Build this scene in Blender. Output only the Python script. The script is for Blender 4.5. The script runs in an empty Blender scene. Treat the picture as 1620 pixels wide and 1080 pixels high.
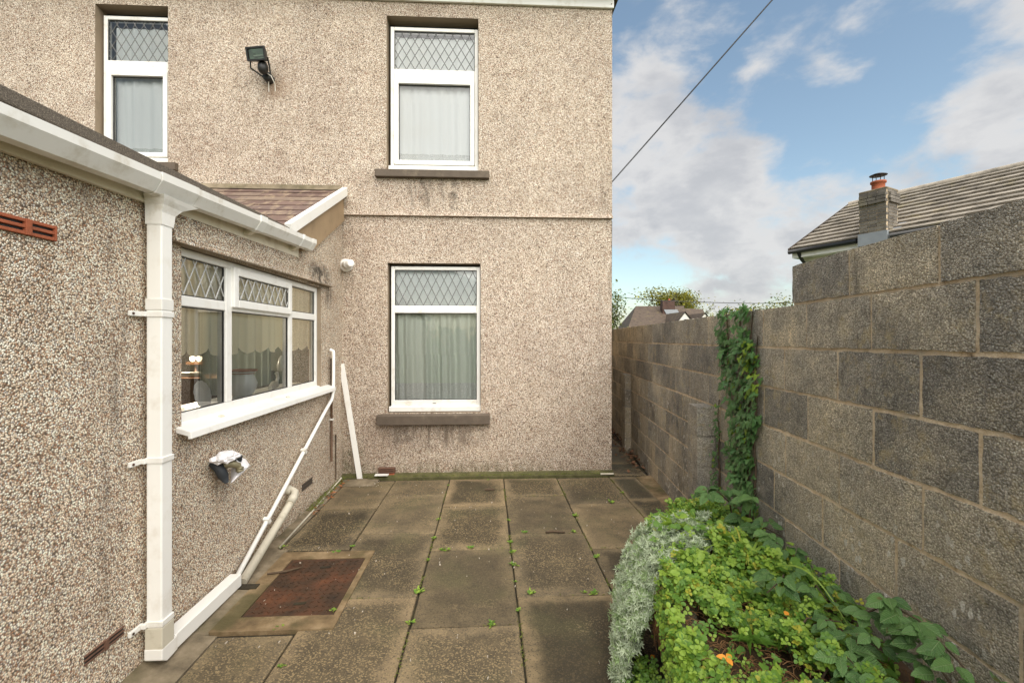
import bpy, bmesh, math, random
from mathutils import Vector, Matrix, Euler
random.seed(11)
R = math.radians
PI = math.pi
scene = bpy.context.scene
COL = scene.collection

# ------------------------------------------------------------------ camera
TH = R(2.96)
cam_d = bpy.data.cameras.new('camera')
cam = bpy.data.objects.new('camera', cam_d)
COL.objects.link(cam)
cam.location = (0, 0, 1.58)
cam.rotation_euler = (R(90), 0, -TH)
cam_d.sensor_width = 36
cam_d.lens = 735 / 1620 * 36
cam_d.shift_y = -3.5 / 1620
cam_d.clip_start = 0.05
cam_d.clip_end = 3000
scene.camera = cam

# ------------------------------------------------------------------ node helper
def node(nt, typ, props=None, ins=None):
    n = nt.nodes.new(typ)
    for k, v in (props or {}).items():
        setattr(n, k, v)
    for k, v in (ins or {}).items():
        s = n.inputs[k]
        if isinstance(v, bpy.types.NodeSocket):
            nt.links.new(v, s)
        else:
            s.default_value = v
    return n
def math_(nt, op, a, b=0.0, c=None, clamp=False):
    ins = {0: a, 1: b}
    if c is not None: ins[2] = c
    return node(nt, 'ShaderNodeMath', {'operation': op, 'use_clamp': clamp}, ins).outputs[0]
def vmath(nt, op, a, b=None, out=0):
    ins = {0: a}
    if b is not None: ins[1] = b
    return node(nt, 'ShaderNodeVectorMath', {'operation': op}, ins).outputs[out]
def mix(nt, f, a, b, blend='MIX'):
    n = node(nt, 'ShaderNodeMix', {'data_type': 'RGBA', 'blend_type': blend})
    for i, v in ((0, f), (6, a), (7, b)):
        s = n.inputs[i]
        if isinstance(v, bpy.types.NodeSocket): nt.links.new(v, s)
        else:
            if i and len(v) == 3: v = (*v, 1)
            s.default_value = v
    return n.outputs[2]
def noise(nt, vec, scale, detail=4, rough=.55, out='Fac', dist=0):
    return node(nt, 'ShaderNodeTexNoise', {}, {'Vector': vec, 'Scale': scale, 'Detail': detail, 'Roughness': rough, 'Distortion': dist}).outputs[out]
def ramp(nt, fac, stops, interp='LINEAR'):
    n = node(nt, 'ShaderNodeValToRGB', {}, {0: fac})
    cr = n.color_ramp
    cr.interpolation = interp
    while len(cr.elements) > 1: cr.elements.remove(cr.elements[-1])
    cr.elements[0].position = stops[0][0]
    c = stops[0][1]; cr.elements[0].color = (*c, 1) if len(c) == 3 else c
    for p, c in stops[1:]:
        e = cr.elements.new(p); e.color = (*c, 1) if len(c) == 3 else c
    return n.outputs[0]
def sstep(nt, v, lo, hi):
    return node(nt, 'ShaderNodeMapRange', {'interpolation_type': 'SMOOTHSTEP'}, {0: v, 1: lo, 2: hi, 3: 0.0, 4: 1.0}).outputs[0]
def g3(v): return (v, v, v)

# ------------------------------------------------------------------ world: daylight sky with broken cloud
world = bpy.data.worlds.new('World')
scene.world = world
world.use_nodes = True
wn = world.node_tree
wn.nodes.clear()
SUN_EL, SUN_AZ = 50, 157          # azimuth clockwise from +Y
sky = node(wn, 'ShaderNodeTexSky', {'sky_type': 'NISHITA', 'sun_disc': False, 'sun_elevation': R(SUN_EL), 'sun_rotation': R(SUN_AZ),
                                    'air_density': 1.0, 'dust_density': 1.5, 'ozone_density': 1.6})
tc = node(wn, 'ShaderNodeTexCoord').outputs['Generated']
sep = node(wn, 'ShaderNodeSeparateXYZ', {}, {0: tc})
zc = math_(wn, 'MAXIMUM', sep.outputs[2], 0.0)
den = math_(wn, 'ADD', zc, 0.75)
flat = node(wn, 'ShaderNodeCombineXYZ', {}, {0: math_(wn, 'DIVIDE', sep.outputs[0], den), 1: math_(wn, 'DIVIDE', sep.outputs[1], den), 2: math_(wn, 'MULTIPLY', sep.outputs[2], 1.35)}).outputs[0]
wvec = node(wn, 'ShaderNodeMapping', {}, {'Vector': flat, 'Location': (3.1, 1.7, 0.4)}).outputs[0]
n1 = noise(wn, wvec, 3.0, 10, .54, dist=.15)
n2 = noise(wn, wvec, 9.0, 8, .58, dist=.2)
fld = math_(wn, 'ADD', n1, math_(wn, 'MULTIPLY', math_(wn, 'SUBTRACT', n2, .5), .55))
def blob(d, r, w):
    dt = vmath(wn, 'DOT_PRODUCT', tc, Vector(d).normalized(), out=1)
    return math_(wn, 'MULTIPLY', sstep(wn, dt, math.cos(r), 1.0), w)
BLOBS = [((.332, .864, .300), .22, .10), ((.46, .85, .20), .24, .115), ((.70, .66, .235), .20, .14), ((.69, .60, .40), .15, .11),
         ((.453, .884, .105), .11, .12), ((.575, .70, .42), .18, -.13), ((.40, .80, .45), .14, -.06), ((.52, .83, .27), .09, -.06), ((.33, .92, .10), .10, -.08), ((.31, .79, .52), .13, .08)]
for d, r, w in BLOBS:
    fld = math_(wn, 'ADD', fld, blob(d, r, w))
cmask = sstep(wn, fld, .445, .635)
cshade = noise(wn, wvec, 6.0, 9, .55, dist=.15)
edge = sstep(wn, fld, .56, .85)
ctone = math_(wn, 'ADD', math_(wn, 'MULTIPLY', cshade, 1.0), math_(wn, 'MULTIPLY', edge, -.28))
ccol = ramp(wn, ctone, [(.14, (1.24, 1.27, 1.34)), (.34, (1.50, 1.51, 1.56)), (.52, (1.90, 1.88, 1.87))])
skyc = mix(wn, 1.0, sky.outputs[0], (0.58, 0.555, 0.465, 1), 'MULTIPLY')
out = mix(wn, math_(wn, 'MULTIPLY', cmask, .93), skyc, ccol)
bg = node(wn, 'ShaderNodeBackground', {}, {0: out, 1: .10})
node(wn, 'ShaderNodeOutputWorld', {}, {0: bg.outputs[0]})

# ------------------------------------------------------------------ sun, exposure
sun_d = bpy.data.lights.new('sun', 'SUN')
sun = bpy.data.objects.new('sun', sun_d)
COL.objects.link(sun)
sun_d.energy = 1.5
sun_d.angle = R(95)
sun_d.color = (1, .95, .88)
sdir = Vector((math.sin(R(SUN_AZ)) * math.cos(R(SUN_EL)), math.cos(R(SUN_AZ)) * math.cos(R(SUN_EL)), math.sin(R(SUN_EL))))
sun.rotation_euler = sdir.to_track_quat('Z', 'Y').to_euler()
vs = scene.view_settings
vs.view_transform = 'Standard'
vs.look = 'None'
vs.gamma = 1
vs.use_curve_mapping = False
vs.exposure = 2.0
scene.cycles.max_bounces = 6
scene.cycles.transparent_max_bounces = 12
scene.cycles.caustics_reflective = False
scene.cycles.caustics_refractive = False

# ------------------------------------------------------------------ mesh builder
class MB:
    def __init__(s): s.v = []; s.f = []; s.m = []; s.sm = []
    def face(s, pts, mi=0, smooth=False):
        b = len(s.v); s.v += [tuple(p) for p in pts]
        s.f.append(tuple(range(b, b + len(pts)))); s.m.append(mi); s.sm.append(smooth)
    def box(s, x0, x1, y0, y1, z0, z1, mi=0):
        s.hexa([(x0, y0, z0), (x1, y0, z0), (x1, y1, z0), (x0, y1, z0), (x0, y0, z1), (x1, y0, z1), (x1, y1, z1), (x0, y1, z1)], mi)
        return s
    def hexa(s, p, mi=0):
        b = len(s.v); s.v += [tuple(q) for q in p]
        for f in ((3, 2, 1, 0), (4, 5, 6, 7), (0, 1, 5, 4), (1, 2, 6, 5), (2, 3, 7, 6), (3, 0, 4, 7)):
            s.f.append(tuple(b + i for i in f)); s.m.append(mi); s.sm.append(False)
        return s
    def obox(s, c, ax, ay, az, mi=0):
        c, ax, ay, az = map(Vector, (c, ax, ay, az))
        return s.hexa([c - ax - ay - az, c + ax - ay - az, c + ax + ay - az, c - ax + ay - az, c - ax - ay + az, c + ax - ay + az, c + ax + ay + az, c - ax + ay + az], mi)
    def prism(s, poly, ext, mi=0):                      # polygon (3-D points) extruded by a vector
        e = Vector(ext); n = len(poly); P = [Vector(p) for p in poly]; b = len(s.v)
        s.v += [tuple(p) for p in P] + [tuple(p + e) for p in P]
        s.f.append(tuple(b + i for i in reversed(range(n)))); s.f.append(tuple(b + n + i for i in range(n)))
        for i in range(n):
            j = (i + 1) % n; s.f.append((b + i, b + j, b + n + j, b + n + i))
        s.m += [mi] * (n + 2); s.sm += [False] * (n + 2)
        return s
    def tube(s, pts, r, n=8, mi=0, caps=True):
        P = [Vector(p) for p in pts]; rr = r if isinstance(r, (list, tuple)) else [r] * len(P)
        b = len(s.v); up = None
        for i, p in enumerate(P):
            t = (P[min(i + 1, len(P) - 1)] - P[max(i - 1, 0)]).normalized()
            if up is None:
                up = Vector((0, 0, 1)) if abs(t.z) < .9 else Vector((1, 0, 0))
            u = t.cross(up).normalized(); w = u.cross(t).normalized(); up = w
            for k in range(n):
                a = 2 * PI * k / n
                s.v.append(tuple(p + (u * math.cos(a) + w * math.sin(a)) * rr[i]))
        for i in range(len(P) - 1):
            for k in range(n):
                k2 = (k + 1) % n
                s.f.append((b + i * n + k, b + i * n + k2, b + (i + 1) * n + k2, b + (i + 1) * n + k)); s.m.append(mi); s.sm.append(True)
        if caps:
            s.f.append(tuple(b + k for k in range(n))); s.f.append(tuple(b + (len(P) - 1) * n + k for k in reversed(range(n))))
            s.m += [mi, mi]; s.sm += [False, False]
        return s
    def lathe(s, c, prof, n=16, axis=(0, 0, 1), mi=0):
        z = Vector(axis).normalized(); x = z.orthogonal().normalized(); y = z.cross(x); c = Vector(c); b = len(s.v)
        for r, h in prof:
            for k in range(n):
                a = 2 * PI * k / n
                s.v.append(tuple(c + z * h + (x * math.cos(a) + y * math.sin(a)) * r))
        for i in range(len(prof) - 1):
            for k in range(n):
                k2 = (k + 1) % n
                s.f.append((b + i * n + k, b + i * n + k2, b + (i + 1) * n + k2, b + (i + 1) * n + k)); s.m.append(mi); s.sm.append(True)
        return s
    def mesh(s, name, mats):
        me = bpy.data.meshes.new(name)
        me.from_pydata(s.v, [], s.f)
        for m in (mats if isinstance(mats, (list, tuple)) else [mats]): me.materials.append(m)
        me.polygons.foreach_set('material_index', s.m)
        me.polygons.foreach_set('use_smooth', s.sm)
        me.update()
        return me
    def build(s, name, mats, parent=None, bevel=0, **kw):
        o = link(name, s.mesh(name, mats), parent, **kw)
        if bevel: add_bevel(o, bevel)
        return o
def add_bevel(o, w, seg=2):
    m = o.modifiers.new('edge', 'BEVEL'); m.width = w; m.segments = seg; m.limit_method = 'ANGLE'; m.angle_limit = R(40)
def root_loc(p):
    v = Vector(p.location)
    while p.parent: p = p.parent; v += p.location
    return v
def link(name, me, parent=None, label=None, cat=None, group=None, kind=None):
    o = bpy.data.objects.new(name, me)
    COL.objects.link(o)
    if parent:
        o.parent = parent; o.location = -root_loc(parent)
    tag(o, label, cat, group, kind)
    return o
def tag(o, label=None, cat=None, group=None, kind=None):
    for k, v in (('label', label), ('category', cat), ('group', group), ('kind', kind)):
        if v: o[k] = v
    return o
def thing(name, loc, label=None, cat=None, group=None, kind=None):
    o = bpy.data.objects.new(name, None)
    COL.objects.link(o); o.location = loc; o.empty_display_size = .1
    return tag(o, label, cat, group, kind)
def place(name, me, parent, loc, rot=(0, 0, 0), sc=(1, 1, 1)):     # shared mesh at its own place (world coordinates)
    o = bpy.data.objects.new(name, me)
    COL.objects.link(o)
    o.location = loc; o.rotation_euler = rot; o.scale = sc
    if parent:
        o.parent = parent; o.location = Vector(loc) - root_loc(parent)
    return o

# ------------------------------------------------------------------ materials
def newmat(name):
    m = bpy.data.materials.new(name); m.use_nodes = True; nt = m.node_tree; nt.nodes.clear()
    return m, nt
def finish(nt, col, rough=.7, height=None, dist=.004, spec=.5, strength=1.0, metal=0.0, extra=None):
    ins = {'Base Color': col, 'Roughness': rough, 'Specular IOR Level': spec, 'Metallic': metal}
    if not isinstance(col, bpy.types.NodeSocket) and len(col) == 3: ins['Base Color'] = (*col, 1)
    b = node(nt, 'ShaderNodeBsdfPrincipled', {}, ins)
    if height is not None:
        bp = node(nt, 'ShaderNodeBump', {}, {'Strength': strength, 'Distance': dist, 'Height': height})
        nt.links.new(bp.outputs[0], b.inputs['Normal'])
    sh = b.outputs[0]
    if extra: sh = extra(sh)
    node(nt, 'ShaderNodeOutputMaterial', {}, {0: sh})
def pos(nt): return node(nt, 'ShaderNodeNewGeometry').outputs['Position']
def simple(name, col, rough=.5, spec=.5, var=.12, nscale=14, bump=0, bscale=60, metal=0, dirt=None, dscale=3):
    m, nt = newmat(name); p = pos(nt)
    n = noise(nt, p, nscale, 5)
    c = mix(nt, n, [x * (1 - var) for x in col], [min(1, x * (1 + var)) for x in col])
    if dirt:
        c = mix(nt, math_(nt, 'MULTIPLY', sstep(nt, noise(nt, p, dscale, 8, .65), .50, .78), dirt[1]), c, dirt[0])
    finish(nt, c, rough, noise(nt, p, bscale, 4) if bump else None, bump, spec, metal=metal)
    return m

def spot(nt, p, c, r):                                   # 1 inside an ellipsoidal patch, falling to 0 at its rim
    d = vmath(nt, 'LENGTH', vmath(nt, 'DIVIDE', vmath(nt, 'SUBTRACT', p, c), r), out=1)
    return sstep(nt, d, 1.0, .25)
def pebbledash(name, cell, tint, contrast, stains_shade, bumpd=.005, palette=None, gapk=.75):
    m, nt = newmat(name); p = pos(nt)
    vo = node(nt, 'ShaderNodeTexVoronoi', {'feature': 'F1', 'voronoi_dimensions': '3D'}, {'Vector': p, 'Scale': 1 / cell, 'Randomness': 1.0})
    vb = node(nt, 'ShaderNodeTexVoronoi', {'feature': 'F1', 'voronoi_dimensions': '3D'}, {'Vector': p, 'Scale': .43 / cell, 'Randomness': 1.0})
    rnd = node(nt, 'ShaderNodeSeparateColor', {}, {0: vo.outputs['Color']})
    rb = node(nt, 'ShaderNodeSeparateColor', {}, {0: vb.outputs['Color']})
    stone = ramp(nt, rnd.outputs[0], palette, 'CONSTANT')
    stone = mix(nt, contrast, (.50, .42, .33), stone)
    clump = ramp(nt, rb.outputs[1], [(0, (.78, .72, .67)), (.5, (1, 1, 1)), (1, (1.14, 1.13, 1.11))])
    stone = mix(nt, .5, stone, clump, 'MULTIPLY')
    gap = sstep(nt, vo.outputs['Distance'], .42, .70)
    col = mix(nt, math_(nt, 'MULTIPLY', gap, gapk), stone, (.16, .12, .088))
    big = noise(nt, p, .9, 6, .6)
    col = mix(nt, 1.0, col, ramp(nt, big, [(.28, (.82, .78, .75)), (.5, tint), (.72, (1.12, 1.10, 1.06))]), 'MULTIPLY')
    mid = noise(nt, p, 7, 5, .65)
    col = mix(nt, 1.0, col, ramp(nt, mid, [(.25, (.86, .82, .78)), (.6, (1.06, 1.05, 1.04))]), 'MULTIPLY')
    sx = node(nt, 'ShaderNodeMapping', {}, {'Vector': p, 'Scale': (14, 14, 2.2)}).outputs[0]
    streak = sstep(nt, noise(nt, sx, 1.0, 6, .65), .42, .68)
    for c, r, colr, k, streaky in stains_shade:
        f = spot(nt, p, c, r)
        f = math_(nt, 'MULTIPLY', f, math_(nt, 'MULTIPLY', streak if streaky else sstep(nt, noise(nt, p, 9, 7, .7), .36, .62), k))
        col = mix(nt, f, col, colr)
    h = math_(nt, 'ADD', math_(nt, 'SUBTRACT', 1.0, vo.outputs['Distance']), math_(nt, 'MULTIPLY', rnd.outputs[1], .5))
    finish(nt, col, .82, h, bumpd, .35)
    return m
DK = (.045, .036, .027)
PAL_HOUSE = [(0, (0.625, 0.544, 0.450)), (.24, (0.761, 0.696, 0.601)), (.42, (0.536, 0.447, 0.362)), (.58, (0.669, 0.588, 0.499)), (.70, (0.426, 0.328, 0.256)), (.79, (0.244, 0.192, 0.156)), (.86, (0.122, 0.096, 0.078)), (.91, (0.387, 0.236, 0.170)), (.95, (0.877, 0.837, 0.777))]
PAL_EXT = [(0, (0.820, 0.722, 0.583)), (.16, (0.950, 0.950, 0.843)), (.34, (0.677, 0.550, 0.412)), (.46, (0.887, 0.769, 0.621)), (.57, (0.558, 0.400, 0.282)), (.66, (0.527, 0.477, 0.408)), (.74, (0.378, 0.260, 0.181)), (.81, (0.136, 0.111, 0.085)), (.88, (0.523, 0.267, 0.148)), (.93, (0.950, 0.950, 0.942))]
M = {}
M['dash_house'] = pebbledash('pebbledash_house', .0086, (1.0, .985, .96), 1.0, palette=PAL_HOUSE, bumpd=.005, stains_shade=[
    ((-.70, 5.4, 3.30), (.40, .3, .30), (.10, .08, .06), .8, True), ((-.76, 5.4, 3.32), (.07, .3, .28), DK, .75, False), ((-.52, 5.4, 3.34), (.05, .3, .22), DK, .6, False), ((-.40, 5.4, 3.28), (.07, .3, .36), DK, .75, False),
    ((-.62, 5.4, .48), (.75, .3, .26), (.13, .10, .075), .75, True), ((-.98, 5.4, .48), (.20, .3, .26), (.09, .07, .055), .55, False), ((-.3, 5.4, .45), (.4, .3, .2), (.16, .12, .09), .4, False),
    ((-2.40, 5.4, 4.42), (.20, .3, .20), (.24, .15, .09), .75, False), ((1.38, 5.4, 2.9), (.18, .3, 2.6), (.16, .13, .10), .45, True),  # first: brownish stain below the floodlight, with its faint shadow painted in
    ((-.2, 5.4, -.05), (2.2, .3, .30), (.10, .09, .04), .75, True), ((-1.6, 5.4, .1), (.3, .3, .5), (.08, .08, .03), .6, False)])
M['dash_ext'] = pebbledash('pebbledash_extension', .0072, (1.0, .98, .95), 1.0, palette=PAL_EXT, bumpd=.006, gapk=.82, stains_shade=[
    ((-1.64, 4.62, 2.20), (.2, .42, .20), DK, .95, False), ((-1.66, 4.9, 2.05), (.2, .2, .22), DK, .8, True),
    ((-1.66, 3.0, .70), (.2, .12, .26), (.09, .06, .04), .8, True), ((-1.66, 2.98, .80), (.2, .10, .12), (.05, .035, .025), .9, False), ((-1.66, 2.15, 1.25), (.2, .13, 1.4), (.11, .08, .06), .55, True),  # last: dark band beside the downpipe, its contact shade put into the colour
    ((-1.66, 3.8, -.02), (.2, 2.2, .12), (.07, .065, .03), .7, False), ((-1.66, 1.9, 2.18), (.2, .6, .12), (.15, .11, .08), .6, True)])
M['upvc'] = simple('white_upvc', (.78, .765, .72), .35, .5, .06, 3, dirt=((.40, .33, .20), .6), dscale=7)
M['upvc_clean'] = simple('white_upvc_clean', (.84, .83, .79), .32, .5, .04, 3, dirt=((.46, .38, .26), .38), dscale=6)
M['upvc_cream'] = simple('aged_cream_plastic', (.74, .68, .55), .4, .5, .06, 3, dirt=((.38, .28, .15), .6), dscale=7)
M['cream_pipe'] = simple('grey_cream_pipe', (.56, .52, .42), .5, .4, .08, 5, dirt=((.25, .20, .12), .6), dscale=9)
M['gasket'] = simple('black_gasket', (.02, .02, .02), .5)
M['stone_sill'] = simple('dark_stone_sill', (.115, .09, .068), .85, .3, .30, 11, .004, 70, dirt=((.26, .21, .15), .6), dscale=5)
M['reveal'] = simple('smooth_render_reveal', (.30, .235, .165), .85, .3, .18, 6, .002, 40, dirt=((.11, .085, .055), .7), dscale=3)
M['gable_render'] = simple('stained_render', (.33, .235, .14), .85, .3, .22, 4, .002, 50, dirt=((.10, .075, .05), .8), dscale=3)
M['lead'] = simple('lead_strip', (.17, .17, .165), .5, .5, .1)
M['lead_pale'] = simple('pale_lead_strip', (.47, .47, .45), .45, .5, .1)
M['slate'] = None
M['black'] = simple('black_plastic', (.018, .017, .016), .45, .5, .2)
M['rubber'] = simple('dark_wrap', (.03, .035, .04), .6, .4, .3)
M['brass'] = simple('dull_brass', (.23, .20, .12), .5, .5, .3, metal=.4)
M['terracotta'] = simple('terracotta', (.36, .105, .05), .8, .3, .22, 20, .002, 90, dirt=((.14, .06, .035), .6), dscale=12)
M['brown_vent'] = simple('brown_vent', (.14, .075, .05), .7, .3, .2, 20, dirt=((.05, .035, .025), .7), dscale=14)
M['bag'] = simple('white_polythene', (.78, .76, .77), .35, .5, .06, 12, .003, 40)
M['cable'] = simple('black_cable', (.025, .025, .028), .5)
M['white_cable'] = simple('white_cable', (.7, .66, .58), .5)
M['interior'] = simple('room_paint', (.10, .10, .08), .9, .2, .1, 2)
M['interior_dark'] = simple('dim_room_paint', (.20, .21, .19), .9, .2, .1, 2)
M['cushion'] = simple('cream_frame', (.62, .52, .36), .5, .4, .1)
M['ceramic'] = simple('white_ceramic', (.78, .76, .72), .25, .6, .04)
M['wood'] = simple('dark_wood', (.09, .045, .02), .5, .4, .3, 8)
M['white_wall'] = simple('white_render', (.74, .71, .65), .85, .3, .06, 2, dirt=((.5, .45, .36), .4), dscale=2)
M['barge_end'] = simple('weathered_wood', (.42, .32, .18), .8, .3, .3, 20)
M['twig'] = simple('brown_twig', (.10, .07, .045), .85, .2, .3, 30)
M['bark'] = simple('bark', (.10, .085, .065), .9, .2, .3, 20)
M['copper_leaf'] = simple('dead_leaf', (.26, .10, .035), .7, .3, .4, 40)
M['orange_leaf'] = simple('orange_leaf', (.62, .25, .03), .6, .3, .25, 40)

def felt():
    m, nt = newmat('mineral_felt'); p = pos(nt)
    n = noise(nt, p, 230, 3, .7)
    c = ramp(nt, n, [(.34, (.028, .023, .018)), (.5, (.085, .068, .05)), (.62, (.20, .165, .125)), (.72, (.46, .41, .33))])
    c = mix(nt, noise(nt, p, 6, 6, .65), c, mix(nt, .5, c, (.06, .05, .035)))
    finish(nt, c, .9, n, .006, .3); return m
M['felt'] = felt()
def slate_mat():
    m, nt = newmat('purple_slate'); p = pos(nt)
    rnd = node(nt, 'ShaderNodeObjectInfo').outputs['Random']
    st = node(nt, 'ShaderNodeMapping', {}, {'Vector': p, 'Rotation': (0, 0, .6), 'Scale': (16, 5, 6)}).outputs[0]
    base = ramp(nt, rnd, [(0, (.105, .062, .050)), (.35, (.15, .095, .075)), (.7, (.125, .082, .070)), (1, (.20, .145, .105))])
    c = mix(nt, sstep(nt, noise(nt, st, 1, 6, .6), .48, .72), base, (.30, .225, .15))
    c = mix(nt, sstep(nt, noise(nt, p, 20, 5), .6, .75), c, (.06, .05, .045))
    finish(nt, c, .6, noise(nt, st, 2, 5), .004, .4); return m
M['slate'] = slate_mat()
def block_mat(name, dark, pale, lich):
    m, nt = newmat(name); p = pos(nt)
    rnd = node(nt, 'ShaderNodeObjectInfo').outputs['Random']
    vo = node(nt, 'ShaderNodeTexVoronoi', {'feature': 'F1'}, {'Vector': p, 'Scale': 170.0})
    r0 = node(nt, 'ShaderNodeSeparateColor', {}, {0: vo.outputs['Color']}).outputs[0]
    c = ramp(nt, r0, [(0, [x * .40 for x in dark]), (.3, [x * .85 for x in dark]), (.62, [x * 1.3 for x in dark]), (.86, pale), (.955, [min(.8, x * 1.5) for x in pale]), (.975, [x * .25 for x in dark])], 'CONSTANT')
    c = mix(nt, .42, c, [x * 1.12 for x in dark])
    c = mix(nt, 1.0, c, ramp(nt, noise(nt, p, 9, 7, .7), [(.28, (.70, .70, .71)), (.5, (1, 1, 1)), (.70, (1.25, 1.22, 1.15))]), 'MULTIPLY')
    c = mix(nt, math_(nt, 'MULTIPLY', sstep(nt, vo.outputs['Distance'], .42, .74), .42), c, (.11, .095, .072))
    tone = noise(nt, p, 2.1, 6, .62)
    c = mix(nt, 1.0, c, ramp(nt, tone, [(.28, (.58, .58, .58)), (.48, (1, .98, .95)), (.70, (1.55, 1.45, 1.28))]), 'MULTIPLY')
    c = mix(nt, 1.0, c, ramp(nt, rnd, [(0, (.66, .67, .69)), (.5, (.96, .96, .96)), (1, (1.24, 1.20, 1.11))]), 'MULTIPLY')
    lm = sstep(nt, noise(nt, p, 13, 8, .72), .50, .66)
    lm = math_(nt, 'MULTIPLY', lm, sstep(nt, noise(nt, p, 2.6, 3), .38, .58))
    c = mix(nt, math_(nt, 'MULTIPLY', lm, lich), c, (.52, .41, .22))
    sx = node(nt, 'ShaderNodeMapping', {}, {'Vector': p, 'Scale': (20, 20, 3)}).outputs[0]
    run = math_(nt, 'MULTIPLY', sstep(nt, noise(nt, sx, 1, 5, .6), .56, .72), sstep(nt, noise(nt, p, 1.3, 3), .45, .65))
    c = mix(nt, math_(nt, 'MULTIPLY', run, .6), c, (.07, .06, .046))
    sepz = node(nt, 'ShaderNodeSeparateXYZ', {}, {0: p}).outputs[2]
    lowz = sstep(nt, sepz, 1.25, .75)                     # lime bloom and splashes on the lower courses
    bl = math_(nt, 'MULTIPLY', math_(nt, 'MULTIPLY', sstep(nt, noise(nt, p, 4.2, 6, .65), .40, .68), lowz), .50)
    c = mix(nt, bl, c, (.42, .36, .27))
    jit = node(nt, 'ShaderNodeVectorMath', {'operation': 'SCALE'}, {0: noise(nt, p, 60, 3, out='Color'), 'Scale': .02}).outputs[0]
    sp = node(nt, 'ShaderNodeMapping', {}, {'Vector': vmath(nt, 'ADD', p, jit), 'Scale': (34, 34, 19)}).outputs[0]
    vs_ = node(nt, 'ShaderNodeTexVoronoi', {'feature': 'F1'}, {'Vector': sp, 'Scale': 1.0})
    vr = node(nt, 'ShaderNodeSeparateColor', {}, {0: vs_.outputs['Color']}).outputs[0]
    ws = math_(nt, 'MULTIPLY', math_(nt, 'MULTIPLY', sstep(nt, vs_.outputs['Distance'], .38, .26), sstep(nt, vr, .70, .74)), math_(nt, 'MULTIPLY', lowz, sstep(nt, noise(nt, p, 2.3, 2), .42, .56)))
    c = mix(nt, math_(nt, 'MULTIPLY', ws, .9), c, (.68, .64, .56))
    h = math_(nt, 'ADD', math_(nt, 'SUBTRACT', 1.0, vo.outputs['Distance']), math_(nt, 'MULTIPLY', noise(nt, p, 45, 5, .7), 1.6))
    finish(nt, c, .92, h, .007, .25); return m
M['block'] = block_mat('concrete_block', (.405, .378, .328), (.59, .55, .48), .55)
M['block_alley'] = block_mat('brown_concrete_block', (.42, .365, .285), (.58, .50, .385), .5)
def mortar_mat():
    m, nt = newmat('mortar'); p = pos(nt)
    c = ramp(nt, noise(nt, p, 18, 8, .7), [(.28, (.20, .15, .10)), (.42, (.56, .43, .28)), (.7, (.80, .67, .49))])
    c = mix(nt, math_(nt, 'MULTIPLY', sstep(nt, noise(nt, p, 4.5, 6, .65), .52, .66), .6), c, (.30, .258, .20))
    finish(nt, c, .95, noise(nt, p, 90, 4), .006, .2); return m
M['mortar'] = mortar_mat()
def slab_mat():
    m, nt = newmat('paving_slab'); p = pos(nt)
    rnd = node(nt, 'ShaderNodeObjectInfo').outputs['Random']
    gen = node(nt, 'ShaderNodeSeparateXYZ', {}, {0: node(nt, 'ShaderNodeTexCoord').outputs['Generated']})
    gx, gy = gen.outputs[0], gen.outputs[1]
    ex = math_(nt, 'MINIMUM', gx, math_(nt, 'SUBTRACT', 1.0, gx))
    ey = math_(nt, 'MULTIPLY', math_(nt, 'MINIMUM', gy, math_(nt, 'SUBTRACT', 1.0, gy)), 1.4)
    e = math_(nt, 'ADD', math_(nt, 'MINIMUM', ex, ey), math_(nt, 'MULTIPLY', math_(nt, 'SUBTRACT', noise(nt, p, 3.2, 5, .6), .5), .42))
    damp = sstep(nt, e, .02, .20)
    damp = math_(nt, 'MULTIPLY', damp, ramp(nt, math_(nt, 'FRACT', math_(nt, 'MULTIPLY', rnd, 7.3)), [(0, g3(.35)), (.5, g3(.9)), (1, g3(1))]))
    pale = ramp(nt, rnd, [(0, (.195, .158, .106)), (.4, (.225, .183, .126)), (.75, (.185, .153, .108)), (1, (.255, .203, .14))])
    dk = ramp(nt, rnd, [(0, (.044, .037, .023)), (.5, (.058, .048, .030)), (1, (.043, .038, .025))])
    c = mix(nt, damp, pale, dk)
    c = mix(nt, 1.0, c, ramp(nt, math_(nt, 'FRACT', math_(nt, 'MULTIPLY', rnd, 13.7)), [(0, g3(.78)), (.5, g3(1.0)), (1, (1.30, 1.26, 1.2))]), 'MULTIPLY')
    c = mix(nt, 1.0, c, ramp(nt, noise(nt, p, 4.5, 8, .7), [(.26, (.42, .40, .35)), (.48, (.75, .705, .595)), (.70, (1.18, 1.09, .90))]), 'MULTIPLY')
    c = mix(nt, math_(nt, 'MULTIPLY', sstep(nt, noise(nt, p, 2.2, 5), .48, .7), .45), c, (.085, .082, .035))     # algae
    vo = node(nt, 'ShaderNodeTexVoronoi', {'feature': 'F1'}, {'Vector': p, 'Scale': 150.0})
    r0 = node(nt, 'ShaderNodeSeparateColor', {}, {0: vo.outputs['Color']}).outputs[0]
    patch = sstep(nt, math_(nt, 'ADD', noise(nt, p, 1.7, 4), math_(nt, 'MULTIPLY', math_(nt, 'SUBTRACT', rnd, .5), .25)), .40, .62)
    sp = math_(nt, 'MULTIPLY', sstep(nt, r0, .70, .86), math_(nt, 'ADD', math_(nt, 'MULTIPLY', patch, .75), .16))
    c = mix(nt, sp, c, (.27, .20, .105))
    c = mix(nt, math_(nt, 'MULTIPLY', sstep(nt, r0, .16, .08), .55), c, (.035, .03, .022))
    h = math_(nt, 'ADD', noise(nt, p, 130, 4, .6), math_(nt, 'MULTIPLY', noise(nt, p, 12, 4), .8))
    ro = ramp(nt, damp, [(0, g3(.85)), (1, g3(.62))])
    finish(nt, c, ro, h, .004, .4); return m
M['slab'] = slab_mat()
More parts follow.
